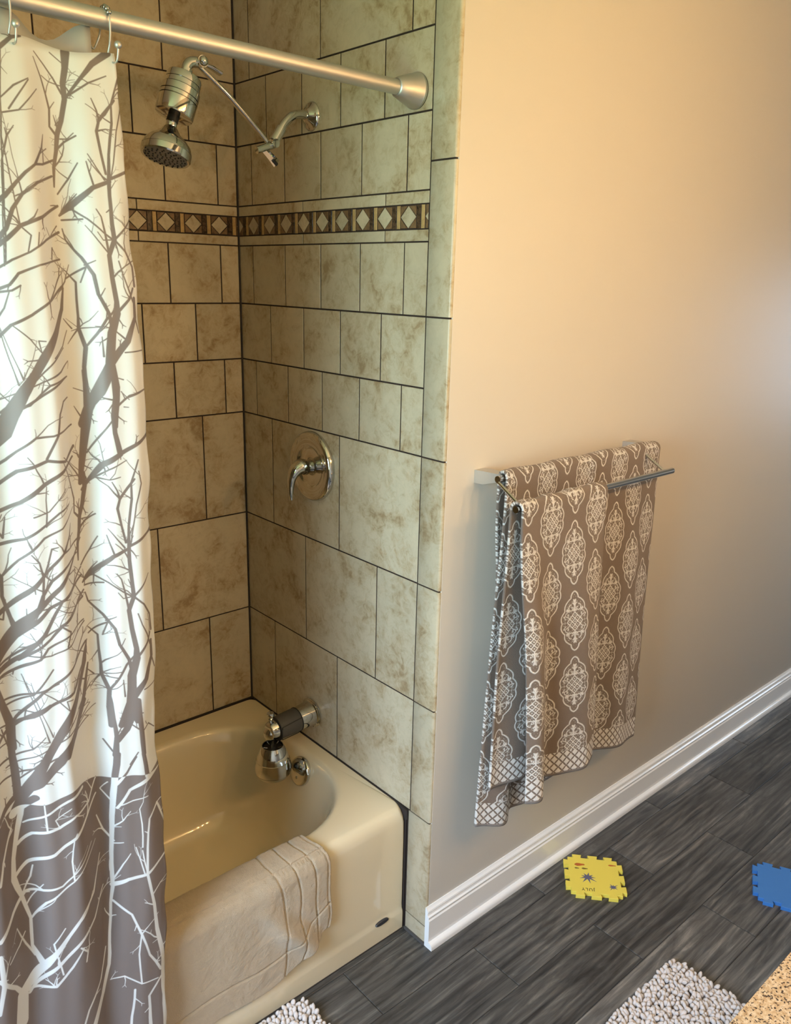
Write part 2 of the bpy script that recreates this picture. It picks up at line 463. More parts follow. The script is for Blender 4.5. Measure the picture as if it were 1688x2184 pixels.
# mosaic band: diamond in a square, dark bar, tan bar
def tri_piece(parent, wall, pts, mat, name):
    """pts: polygon in (a, z); a along the wall"""
    d = .007; n = len(pts)
    cx = sum(p[0] for p in pts) / n; cz = sum(p[1] for p in pts) / n
    V = []
    for (s, dep) in ((.0009, 0.0), (0.0, .001), (0.0, d)):
        for (a, z) in pts:
            da, dz = a - cx, z - cz; L = math.hypot(da, dz); k = (L - s) / L
            aa, zz = cx + da * k, cz + dz * k
            V.append((aa, dep, zz) if wall == 'back' else (dep, aa, zz))
    F = [tuple(range(n))]
    for r in range(2):
        for i in range(n):
            j = (i + 1) % n; F.append((r * n + i, r * n + j, (r + 1) * n + j, (r + 1) * n + i))
    mk(name, V, F, mat, parent, auto=30, loc=((cx, 0, cz) if wall == 'back' else (0, cx, cz)))
def mosaic(parent, wall, start, lo, hi):
    z0, z1 = Z['B2'] + .0015, Z['B1'] - .0015; zc = (z0 + z1) / 2
    g = .0011
    k = start
    while k - .026 < hi + .09:
        c0, c1 = k - .0275, k + .0275
        if c0 > lo and c1 < hi:
            tri_piece(parent, wall, [(k, z0 + g), (c1 - g, zc), (k, z1 - g), (c0 + g, zc)], M_diamond, 'mosaic_diamond')
            for sa in (-1, 1):
                for sz in (-1, 1):
                    ze = z1 if sz > 0 else z0; ae = c1 if sa > 0 else c0
                    tri_piece(parent, wall, [(ae - sa * g, ze - sz * g), (ae - sa * g, zc + sz * 2.6 * g), (k + sa * 2.6 * g, ze - sz * g)], M_mosbrown, 'mosaic_triangle')
        else:
            q0, q1 = max(c0, lo + .002), min(c1, hi)
            if q1 - q0 > .004:
                put_piece('mosaic_triangle', parent, wall, q0, q1, z0 - g, z1 + g, M_mosbrown, d=.006, gap=.0024, proud=-.0006)
                m_ = max(q0 + .0014, min(k, q1 - .0014)); hh = (z1 - z0) / 2
                def zz_(a): return max(0.0, hh * (1 - abs(a - k) / .0275) - g)
                aa = [q0 + .0014, m_, q1 - .0014] if q0 + .003 < m_ < q1 - .003 else [q0 + .0014, q1 - .0014]
                P_ = [(a, zc - zz_(a)) for a in aa if zz_(a) > .001] + [(a, zc + zz_(a)) for a in reversed(aa) if zz_(a) > .001]
                if len(P_) == 2: P_ = [P_[0], (aa[0] if zz_(aa[0]) <= .001 else aa[-1], zc), P_[1]]
                if len(P_) >= 3: tri_piece(parent, wall, P_, M_diamond, 'mosaic_diamond')
        # the bars lie on the side away from the outer edge / towards the corner on the back wall
        s = 1 if wall == 'back' else -1
        for (o0, o1, mt, nm) in ((.0275, .0430, M_mosdark, 'mosaic_dark_bar'), (.0430, .0570, M_mostan, 'mosaic_tan_bar')):
            a0, a1 = sorted((k + s * o0, k + s * o1))
            a0 = max(a0, lo); a1 = min(a1, hi)
            if a1 - a0 > .005: put_piece(nm, parent, wall, a0, a1, z0 - g, z1 + g, mt, d=.007, gap=.0024)
        k += .0846
mosaic(wall_faucet, 'f', -.8440 + 0.0, BN, -.002)
mosaic(wall_back, 'back', -.2339 - 13 * .0846 - .0846, XL, -.002)
# dark caulk in the corner and along the tub
struct(box('trim_2', (-.0045, -.0045, .402), (.004, .004, CEIL), M_caulk))

# ---- painted wall's baseboard
prof = [(0, 0), (.0300, 0), (.0300, .010), (.0285, .0155), (.0245, .0195), (.0185, .0215), (.0165, .0225), (.0165, .092), (.0130, .0965), (.0150, .100),
        (.0150, .1045), (.0105, .108), (.0090, .1135), (.0115, .118), (.0100, .1225), (.0045, .127), (.0025, .131), (0, .131)]
V = []; n = len(prof)
for x in (-.0045, XE): V += [(x, ED - p[0], p[1]) for p in prof]
F = [(i, (i + 1) % n, n + (i + 1) % n, n + i) for i in range(n)] + [tuple(range(n)), tuple(range(2 * n - 1, n - 1, -1))]
struct(mk('baseboard_right', V, F, M_trim, auto=32))

# ---- floor with planks
floor = struct(box('floor', (XW - .1, YR - .1, -.08), (XE + .1, .12, -.0022), plain('grey_floor_grout', (.035, .031, .028), .9)))
PG = .0022
yk = [-1.0093 + .1692 * i for i in (3, 2, 1, 0)] + [-1.1787, -1.3475, -1.5168] + [-1.5168 - .1692 * i for i in range(1, 7)]
for r in range(len(yk) - 1):
    y1, y0 = yk[r], yk[r + 1]
    if y1 > -.6: continue
    off = {2: .4245, 3: .0990, 4: .4377, 5: .1000}.get(r, .1 if r % 2 else .43)
    y0c = max(y0, YR)
    if y1 - y0c < .01: continue
    x = off - .666 * 6
    while x < XE:
        a, b_ = max(x, XW), min(x + .666, XE)
        if b_ - a > .02:
            w, h = b_ - a - PG, y1 - y0c - PG
            key = ('p', round(w, 3), round(h, 3))
            if key not in _tc:
                aa, cc, i = w / 2, h / 2, .0012
                Vp = [(-aa + i, -cc + i, 0), (aa - i, -cc + i, 0), (aa - i, cc - i, 0), (-aa + i, cc - i, 0),
                      (-aa, -cc, -.001), (aa, -cc, -.001), (aa, cc, -.001), (-aa, cc, -.001), (-aa, -cc, -.006), (aa, -cc, -.006), (aa, cc, -.006), (-aa, cc, -.006)]
                Fp = [(0, 1, 2, 3)]
                for k in range(4):
                    k2 = (k + 1) % 4; Fp.append((k, 4 + k, 4 + k2, k2)); Fp.append((4 + k, 8 + k, 8 + k2, 4 + k2))
                me = bpy.data.meshes.new('floor_plank'); me.from_pydata(Vp, [], Fp); me.materials.append(M_plank); _tc[key] = me
            o = bpy.data.objects.new('plank', _tc[key]); COL.objects.link(o); o.parent = floor
            o.location = ((a + b_) / 2, (y1 + y0c) / 2, 0)
        x += .666

# ================================================================== BATHTUB
def rrect(x0, x1, y0, y1, r, n=14):
    """rounded rectangle outline, counter-clockwise, 4*(n+1) points"""
    pts = []
    r = min(r, (x1 - x0) / 2 - 1e-4, (y1 - y0) / 2 - 1e-4)
    for cx, cy, a0 in ((x1 - r, y1 - r, 0), (x0 + r, y1 - r, PI / 2), (x0 + r, y0 + r, PI), (x1 - r, y0 + r, 1.5 * PI)):
        for k in range(n + 1):
            a = a0 + (PI / 2) * k / n
            pts.append((cx + r * math.cos(a), cy + r * math.sin(a)))
    return pts
tub = thing('bathtub', (-.76, -.41, 0), 'almond enamel alcove bathtub below the tiled walls', 'bathtub')
TX0, TX1, TY0, TY1 = XL + .006, -.0040, -.8205, -.006
rings = []
# outer shell, bottom to top: apron face with a faint ridge, rolled rim, then the basin
for (ins, z, r) in ((0.0, 0.0, .005), (0.0, .052, .005), (.0005, .060, .005), (.0030, .068, .006), (.0038, .080, .006), (.0038, .30, .007), (.0038, .362, .010),
                    (.0060, .378, .014), (.0125, .392, .019), (.0215, .4000, .024), (.0320, .4020, .026)):
    rings.append((rrect(TX0 + min(ins, .0005), TX1 - min(ins, .0005), TY0 + ins, TY1 - min(ins, .006), r), z))
OX0, OX1, OY0, OY1 = -1.470, -.052, -.733, -.088
def prof_in(d, z, r, e=0.0): return (rrect(OX0 + d + e * 3, OX1 - d - e * 0.6, OY0 + d, OY1 - d, r), z)
for d, z, r, e in ((-.012, .4020, .262, 0), (-.004, .4010, .256, 0), (.003, .3975, .25, 0), (.009, .390, .245, 0), (.014, .378, .24, 0), (.020, .355, .235, .004), (.029, .31, .228, .012),
                (.040, .25, .215, .02), (.052, .19, .20, .03), (.066, .14, .185, .04), (.088, .105, .165, .055), (.118, .085, .14, .07), (.16, .076, .10, .08), (.23, .073, .06, .09)):
    rings.append(prof_in(d, z, r, e))
V = []; F = []
n = len(rings[0][0])
for pts, z in rings:
    for (x, y) in pts: V.append((x, y, z))
for i in range(len(rings) - 1):
    for k in range(n):
        k2 = (k + 1) % n; F.append((i * n + k, i * n + k2, (i + 1) * n + k2, (i + 1) * n + k))
F.append(tuple((len(rings) - 1) * n + k for k in range(n)))
shell = mk('tub_shell', V, F, M_tub, tub, auto=60)
# oval badge low on the apron
me_pts = []
bx, bz = -.0865, .0640
V = [(bx + .024 * math.cos(a), -.8180 - .0040, bz + .0072 * math.sin(a) + .0) for a in np.linspace(0, 2 * PI, 32, endpoint=False)]
V += [(bx + .0228 * math.cos(a), -.8190 - .0045, bz + .0060 * math.sin(a)) for a in np.linspace(0, 2 * PI, 32, endpoint=False)]
V += [(v[0], -.8150, v[2]) for v in V[:32]]
F = [tuple(range(32, 64))] + [(k, (k + 1) % 32, 32 + (k + 1) % 32, 32 + k) for k in range(32)] + [(64 + k, 64 + (k + 1) % 32, (k + 1) % 32, k) for k in range(32)]
bd = mk('badge', V, F, plain('dark_badge', (.035, .035, .04), .3), tub, auto=40); bd['label'] = 'small dark oval badge low on the apron'
# overflow plate on the sloping end wall
ax = Vector((-.93, 0, .30)).normalized(); oc = Vector((-.0850, -.414, .3495))
ov = lathe('overflow_plate', [(.0, .0085), (.020, .0083), (.038, .0075), (.0432, .005), (.0452, .001), (.0455, -.006), (.0400, -.014)][::-1], oc, ax, M_chrome, tub, seg=48)
for s in (-1, 1):
    c = oc + ax * .0078 + Vector((.30, 0, .93)).normalized() * (.0 * s) + Vector((0, .0, 0)) + Vector((0, 1, 0)) * .0 + Vector((ax.z, 0, -ax.x)) * (-.021 * s)
    lathe('screw', [(.0045, 0), (.0045, .0016), (.002, .0022)], c, ax, M_darkchrome, ov, seg=14)
# caulk seam round the rim and down the front corner
seam = [(-.010, TY0 + .012), (-.0035, TY0 + .012)]
bm = box_bm((-.0050, TY0 + .030, .396), (-.0002, -.0002, .4034)); box_bm((XL + .001, -.0062, .396), (-.0002, -.0002, .4045), bm=bm)
box_bm((-.0042, TY0 + .0005, .0), (-.0002, TY0 + .03, .3860), bm=bm)
V5 = [(TY0 + .034, .4036), (TY0 - .004, .3995), (TY0 - .0045, .370), (TY0 + .034, .370)]
vs_ = [bm.verts.new((x, y, z)) for x in (-.0002, -.0065) for (y, z) in V5]
for q in ((0, 1, 2, 3), (7, 6, 5, 4), (0, 4, 5, 1), (1, 5, 6, 2), (2, 6, 7, 3), (3, 7, 4, 0)): bm.faces.new([vs_[k] for k in q])
cs = from_bm('caulk_seam', bm, M_caulk, tub); cs['label'] = 'dark caulk line between tub and tiles'
# slightly darker caulk fillet between tiled wall foot and floor
struct(box('trim_1', (-.007, ED, -.001), (.001, TY0 - .008, .0065), plain('grey_floor_caulk', (.075, .068, .066), .8)))
struct(box('trim_3', (TX0, TY0 - .0030, -.001), (-.008, TY0 + .01, .0015), M_caulk))

# ================================================================== SHOWER ARM, FILTER AND HEAD
SY = -.377
sa = thing('shower_fixture', (0, SY, 2.232), 'chrome shower with folding extension bar, filter canister and round head', 'shower')
lathe('flange', [(.012, .020), (.016, .0185), (.020, .012), (.030, .0075), (.0350, .003), (.0355, .0)][::-1], (-.0005, SY, 2.232), (-1, 0, 0), M_chrome, sa, seg=44)
tube('pipe', [(0.0, SY, 2.232), (-.028, SY, 2.2325), (-.056, SY, 2.2275), (-.080, SY, 2.209), (-.098, SY, 2.186), (-.112, SY, 2.165)], .0108, M_chrome, sa, seg=24)
tube('coupling', [(-.094, SY, 2.1915), (-.1165, SY, 2.1590)], .0138, M_chrome, sa, seg=24)
V, F = join_geo(ball_geo((-.1215, SY, 2.1535), .0125, 20), tube_geo([Vector((-.1215, SY - .018, 2.1535)), Vector((-.1215, SY + .016, 2.1535))], .0105, 20),
                tube_geo([Vector((-.1215, SY, 2.150)), Vector((-.168, SY, 2.1335))], [.0095, .0085], 20))
mk('lower_joint', V, F, M_chrome, sa, auto=45)
pth = [(-.134, SY, 2.128), (-.1145, SY, 2.1120)]
bm = bmesh.new()
V, F = tube_geo([Vector((-.146, SY, 2.137)), Vector((-.128, SY, 2.124)), Vector((-.110, SY, 2.1085))], [.0045, .0058, .0070], 4, 1.7)
wn = mk('lower_wing_nut', V, F, M_chrome, sa, auto=30)
V, F = tube_geo([Vector((-.1245, SY - .0065, 2.1148)), Vector((-.1125, SY - .0065, 2.1045))], .0034, 4, 1.5)
mk('slot', V, F, M_black, wn, auto=30)
tube('extension_bar', [(-.137, SY, 2.1555), (-.152, SY, 2.170), (-.235, SY, 2.2385), (-.305, SY, 2.287), (-.322, SY, 2.298)], [.0055, .0072, .0088, .0075, .0060], M_chrome, sa, seg=18, squash=.75)
V, F = join_geo(tube_geo([Vector((-.3165, SY - .018, 2.3045)), Vector((-.3165, SY + .014, 2.3045))], .0125, 24), ball_geo((-.3165, SY - .018, 2.3045), .0115, 18),
                tube_geo(smooth_path([(-.3165, SY, 2.3035), (-.337, SY, 2.3015), (-.350, SY, 2.290), (-.3555, SY, 2.268)], 6), [.0120] * 19, 22))
mk('upper_elbow', V, F, M_chrome, sa, auto=45)
V, F = tube_geo([Vector((-.306, SY, 2.3025)), Vector((-.285, SY, 2.298)), Vector((-.2625, SY, 2.2895))], [.0055, .0105, .0115], 12, .5)
mk('upper_wing_nut', V, F, M_chrome, sa, auto=40)

fl = sa
fa = Vector((-.36, -.02, -.93)).normalized(); fo = Vector((-.3535, SY, 2.274))
gr = [(.0130, -.012), (.0130, .002), (.033, .003), (.0385, .0060), (.0400, .010)]
def ribs(r0, t0, t1, r1):
    return [(r0, t0), (r1, t1)]
gr += [(.0402, .022), (.0372, .0224), (.0372, .0236), (.0405, .0236), (.0412, .0345), (.0378, .0350), (.0378, .0366), (.0440, .0370), (.0442, .0520),
       (.0405, .0524), (.0405, .0538), (.0442, .0540), (.0442, .0620), (.0405, .0624), (.0405, .0638), (.0440, .0640), (.0438, .0950), (.0425, .0985), (.018, .1000), (.0140, .1000)]
lathe('filter_canister', gr, fo, fa, M_chrome, fl, seg=56, auto=25)
lathe('outlet_neck', [(.0125, .0), (.0135, .006), (.0135, .014), (.0110, .016), (.0110, .024)], fo + fa * .0995, fa, M_black, fl, seg=24)
hd = sa
ho = fo + fa * .113; ha = Vector((-.30, -.10, -.95)).normalized()
lathe('swivel', [(.0118, -.002), (.0128, .0), (.0128, .014), (.0112, .016), (.0140, .019), (.0145, .022), (.012, .026)], ho, ha, M_chrome, hd, seg=28)
h2 = ho + ha * .012
lathe('head_housing', [(0.0130, 0.0000), (0.0172, 0.0043), (0.0214, 0.0108), (0.0316, 0.0216), (0.0437, 0.0308), (0.0521, 0.0410), (0.0558, 0.0508), (0.0565, 0.0540), (0.0556, 0.0546), (0.0558, 0.0556), (0.0569, 0.0562),
                  (0.0567, 0.0691), (0.0547, 0.0721), (0.0530, 0.0713)], h2, ha, M_chrome, hd, seg=64, auto=28)
fc = lathe('spray_face', [(.0530, .0705), (.0465, .0722), (.028, .0729), (.0, .0732)], h2, ha, M_spray, hd, seg=48)
u, w, _ = frame_from(ha); gs = []
for ring, cnt in ((.008, 5), (.018, 10), (.028, 14), (.038, 18), (.045, 20)):
    for k in range(cnt):
        a = 2 * PI * k / cnt + ring * 40
        c = h2 + ha * .0722 + (u * math.cos(a) + w * math.sin(a)) * ring
        gs.append(lathe_geo([(.0023, -.001), (.0021, .0018), (.0010, .0026)], c, ha, 6))
V, F = join_geo(*gs); nz = mk('nozzles', V, F, M_black, fc, auto=40); nz['kind'] = 'stuff'

# ================================================================== VALVE
VY = -.377; VZ = 1.3075
vt = thing('shower_valve', (0, VY, VZ), 'round chrome shower valve plate with a curved lever on the tiles', 'valve')
lathe('escutcheon', [(.1020, .0), (.1024, .004), (.1008, .0100), (.0970, .0155), (.0915, .0185), (.0860, .0178), (.0820, .0155), (.0740, .0150), (.0640, .0150), (.0600, .0130), (.0565, .0095),
                     (.050, .0078), (.030, .0070), (.024, .0072)], (-.0008, VY, VZ), (-1, 0, 0), M_chrome, vt, seg=72, auto=50)
V, F = join_geo(lathe_geo([(.0275, .004), (.0265, .008), (.0215, .012), (.0205, .026), (.0225, .028), (.0225, .034), (.0200, .036), (.0190, .044)], (0, VY, VZ), (-1, 0, 0), 32))
hub = mk('hub', V, F, M_darkchrome, vt, auto=30)
# lever: rounded shell body that sweeps away and curls down
lp = [(-.040, VY, VZ + .0015), (-.049, VY, VZ + .004), (-.062, VY + .001, VZ + .004), (-.078, VY + .003, VZ - .006), (-.0885, VY + .005, VZ - .026), (-.0920, VY + .006, VZ - .050), (-.0925, VY + .006, VZ - .074), (-.0905, VY + .006, VZ - .092)]
lp = [(x + .0165, y, z) for x, y, z in lp]
tube('lever', lp, [.0190, .0245, .0255, .0215, .0150, .0110, .0085, .0050], M_chrome, vt, seg=26, squash=.85)
lathe('hot_dot', [(.0022, 0), (.0018, .0010)], (-.0090, VY + .075, VZ + .012), (-1, 0, 0), M_red, vt, seg=12)

# ================================================================== TUB SPOUT + BATH BALL
PY, PZ = -.365, .5035
sp = thing('tub_spout', (0, PY, PZ), 'chrome tub spout sticking out of the tiles above the rim', 'spout')
lathe('body', [(.0470, .0), (.0475, .004), (.0450, .0055), (.0455, .0080), (.0430, .0095), (.0410, .011), (.0390, .030), (.0365, .052), (.0325, .080), (.0315, .120), (.0300, .150), (.026, .162), (.016, .167)],
      (-.0008, PY, PZ), Vector((-1, 0, -.05)), M_chrome, sp, seg=48, auto=35)
tube('outlet', [(-.142, PY, PZ - .008), (-.156, PY, PZ - .016), (-.157, PY, PZ - .030)], [.0262, .0240, .0190], M_chrome, sp, seg=28)
lathe('diverter_knob', [(.0060, -.004), (.0060, .008), (.0042, .012), (.0075, .0145), (.0080, .0175), (.0060, .0205), (.0105, .0235), (.0125, .030), (.0105, .0375), (.004, .041)], (-.1565, PY, PZ + .016), (0, 0, 1), M_chrome, sp, seg=26)
bb = thing('bath_ball_filter', (-.151, PY, .334), 'chrome bell-shaped bath filter hanging from the tub spout by a grey strap', 'filter')
sax = Vector((-1, 0, -.05)).normalized(); so = Vector((-.058, PY, PZ - .003))
V, F = lathe_geo([(.0345, .0), (.0372, .001), (.0376, .030), (.0366, .060), (.0356, .081), (.0335, .082)], so, sax, 40)
mk('strap', V, F, M_strap, bb, auto=40)
for a in (.001, .0785):
    lathe('strap_binding', [(.0372, 0), (.0388, .0012), (.0386, .0034), (.0370, .0042)], so + sax * a, sax, M_strap_edge, bb, seg=40)
# flap of the strap folded on the visible side
uu = Vector((0, -1, 0)); fv = []
for (t, zz) in ((.004, .022), (.078, .018), (.074, -.030), (.010, -.034)):
    fv.append(so + sax * t + Vector((0, -math.sqrt(max(.0398 ** 2 - zz ** 2, 0)), zz)))
gs = []
for i in range(4):
    gs.append(tube_geo([fv[i], fv[(i + 1) % 4]], .0012, 6))
V, F = join_geo(*gs); mk('strap_binding', V, F, M_strap_edge, bb, auto=40)
BX = -.1510; BZ = .334
bell = lathe('bell', [(0.0063, 0.0000), (0.0357, 0.0014), (0.0478, 0.0074), (0.0536, 0.0156), (0.0546, 0.0189), (0.0533, 0.0195), (0.0533, 0.0204), (0.0554, 0.0213), (0.0572, 0.0313), (0.0562, 0.0460), (0.0525, 0.0607), (0.0525, 0.0616),
                      (0.0506, 0.0626), (0.0462, 0.0810), (0.0404, 0.0975), (0.0347, 0.1081), (0.0334, 0.1104), (0.0315, 0.1099), (0.0310, 0.1030), (0.0326, 0.0874), (0.0326, 0.0782)], (BX, PY, BZ), (0, 0, 1), M_chrome, bb, seg=60, auto=25)
lathe('inner_cup', [(.0, .0), (.0290, .0), (.0298, .028)], (BX, PY, BZ + .076), (0, 0, 1), M_black, bell, seg=36)
gs = []
for k in range(5):
    a = 2 * PI * k / 5 + .35
    gs.append(tube_geo([Vector((BX, PY, BZ + .096)), Vector((BX + .030 * math.cos(a), PY + .030 * math.sin(a), BZ + .1085))], .0014, 6))
V, F = join_geo(*gs); mk('spokes', V, F, M_darkchrome, bell, auto=40)
V, F = join_geo(tube_geo(smooth_path([(BX, PY, BZ + .094), (BX, PY - .006, BZ + .128), (BX + .006, PY - .022, BZ + .158), (BX + .012, PY - .026, BZ + .178)], 5), [.0075] * 16, 10, .3))
mk('hanger', V, F, M_chrome, bb, auto=40)

# ================================================================== CURTAIN ROD, HOOKS, LINER, CURTAIN
RY, RZ, RR = -.778, 2.2368, .0155
rd = thing('curtain_rod', (-.76, RY, RZ), 'satin nickel tension shower curtain rod with flared end', 'curtain rod')
lathe('pole', [(RR, 0), (RR, 1.47)], (-.050, RY, RZ), Vector((-1, 0, .0055)), M_nickel, rd, seg=48)
lathe('end_cone', [(.0375, .0), (.0378, .0055), (.0362, .0075), (.0300, .030), (.0205, .0575), (.0178, .0600), (.0172, .0602), (.0155, .0590)], (-.0022, RY, RZ), (-1, 0, 0), M_nickel, rd, seg=64, auto=40)
lathe('rubber_pad', [(.0372, 0), (.0372, .0030)], (.0000, RY, RZ), (-1, 0, 0), M_strap_edge, rd, seg=48)
lathe('end_cone', [(.0375, .0), (.0378, .0055), (.0300, .030), (.0205, .0575), (.0178, .0600)], (XL + .0008, RY, RZ + .008), (1, 0, 0), M_nickel, rd, seg=48, auto=40)

def hook(x, label, dx=.004):
    h = thing('curtain_hook', (x, RY, RZ), label, 'hook', 'roller hooks on the curtain rod')
    R = RR + .0058
    arc = [(x, RY + R * math.sin(a), RZ + R * math.cos(a)) for a in np.linspace(-1.9, 1.9, 17)]
    f0 = arc[0]; b0 = arc[-1]
    front = [f0, (x, RY - R * .9, RZ - .020), (x - .002, RY - .018, RZ - .038), (x - .003, RY - .012, RZ - .052), (x + dx * .3, RY - .016, RZ - .063), (x + dx * .8, RY - .030, RZ - .064), (x + dx, RY - .036, RZ - .051), (x + dx, RY - .037, RZ - .042)]
    back = [b0, (x - .004, RY + R * .8, RZ - .020), (x - .010, RY + .020, RZ - .034), (x - .016, RY + .017, RZ - .040), (x - .020, RY + .021, RZ - .033)]
    V, F = join_geo(tube_geo([Vector(p) for p in arc], .0015, 8), tube_geo(smooth_path(front, 4), .00175, 8), tube_geo(smooth_path(back, 4), .0015, 8))
    mk('wire', V, F, M_nickel, h, auto=50)
    for k, a in enumerate(np.linspace(-1.05, 1.05, 6)):
        V, F = ball_geo((x, RY + R * math.sin(a), RZ + R * math.cos(a)), .0047, 14); mk('roller_bead', V, F, M_darkchrome, h, auto=60)
    V, F = ball_geo((x + dx, RY - .037, RZ - .040), .0062, 16); mk('ball_tip', V, F, M_nickel, h, auto=60)
    return h
hook(-.7105, 'brushed nickel roller hook at the right end of the tree-print curtain')
hook(-.8680, 'brushed nickel roller hook left of the other, beside the frame edge', 0.0)

# frosted liner hanging inside the curtain
ls, lt = 60, 50; V = []; F = []
for i in range(ls + 1):
    s = i / ls; x = -.7315 - s * .70
    dip = .034 * (0.5 - 0.5 * math.cos(2 * PI * (x + .737) / .135)) if s > 0 else 0
    for j in range(lt + 1):
        t = j / lt; zt = 2.2300 - dip; z = zt - t * (zt - .47)
        y = -.7520 + (.010 * math.sin(2 * PI * x / .135 + 1.0) + .006 * math.sin(2 * PI * x / .06)) * (.5 + .5 * t) - .006 * (1 - t)
        V.append((x, y, z))
for i in range(ls):
    for j in range(lt): a = i * (lt + 1) + j; F.append((a, a + 1, a + lt + 2, a + lt + 1))
ln = mk('curtain_liner', V, F, M_liner, smooth=True)
tag(ln, 'plain frosted grey vinyl liner hanging behind the tree-print curtain', 'liner')
sm = ln.modifiers.new('thick', 'SOLIDIFY'); sm.thickness = .0006

# --- the printed tree pattern
PX0, PX1, PZ1, RES = -1.53, -.65, 2.22, .0008
IW, IH = int((PX1 - PX0) / RES), int(PZ1 / RES)
ink = np.zeros((IH, IW), dtype=np.float32)
def stroke(x0, z0, w0, x1, z1, w1):
    """tapered segment, metres"""
    m = max(w0, w1) / 2 + 2 * RES
    i0 = int((min(x0, x1) - m - PX0) / RES); i1 = int((max(x0, x1) + m - PX0) / RES) + 1
    j0 = int((min(z0, z1) - m) / RES); j1 = int((max(z0, z1) + m) / RES) + 1
    i0, i1, j0, j1 = max(i0, 0), min(i1, IW), max(j0, 0), min(j1, IH)
    if i1 <= i0 or j1 <= j0: return
    X = PX0 + (np.arange(i0, i1) + .5) * RES; Zc = (np.arange(j0, j1) + .5) * RES
    dx, dz = x1 - x0, z1 - z0; L2 = dx * dx + dz * dz + 1e-12
    t = np.clip(((X[None, :] - x0) * dx + (Zc[:, None] - z0) * dz) / L2, 0, 1)
    d = np.hypot(X[None, :] - x0 - t * dx, Zc[:, None] - z0 - t * dz) - (w0 + (w1 - w0) * t) / 2
    v = np.clip(.5 - d / RES, 0, 1)
    ink[j0:j1, i0:i1] = np.maximum(ink[j0:j1, i0:i1], v)
rng = random.Random(11); TW = [.16]; GROW = []
def poly(pts, twigs=True, lo=-9, hi=9):
    P = []
    for (a, b_) in zip(pts, pts[1:]):                         # wobble long segments a little, as drawn bark
        L = math.hypot(b_[0] - a[0], b_[1] - a[1]); k = max(1, int(L / .022))
        for i in range(k):
            t = i / k; j = 0 if i == 0 else .0011
            P.append((a[0] + (b_[0] - a[0]) * t + rng.uniform(-j, j), a[1] + (b_[1] - a[1]) * t + rng.uniform(-j, j), (a[2] + (b_[2] - a[2]) * t) * rng.uniform(.92, 1.06)))
    P.append(pts[-1])
    if twigs:
        GROW.extend((p[0], p[1], p[2], math.atan2(q[1] - p[1], q[0] - p[0])) for p, q in zip(P, P[1:]) if .0016 < p[2] < .012 and lo <= p[1] <= hi)
    for p, q in zip(P, P[1:]):
        if lo <= (p[1] + q[1]) / 2 <= hi: stroke(*p, *q)
    if twigs:
        for p, q in zip(P, P[1:]):
            if rng.random() < TW[0] and lo <= p[1] <= hi:
                a = math.atan2(q[1] - p[1], q[0] - p[0]) + rng.choice((-1, 1)) * rng.uniform(.5, 1.0)
                twig(p[0], p[1], a, rng.uniform(.008, .026), max(.0011, min(p[2] * .6, .0032)))
def twig(x, z, a, L, w):
    n = 2; 
    for i in range(n):
        x2 = x + math.cos(a) * L / n; z2 = z + math.sin(a) * L / n
        stroke(x, z, w, x2, z2, w * .75); x, z, w = x2, z2, w * .75; a += rng.uniform(-.35, .35)
    if L > .016:
        for s in (-.6, .6): stroke(x, z, w, x + math.cos(a + s) * L * .3, z + math.sin(a + s) * L * .3, w * .5)
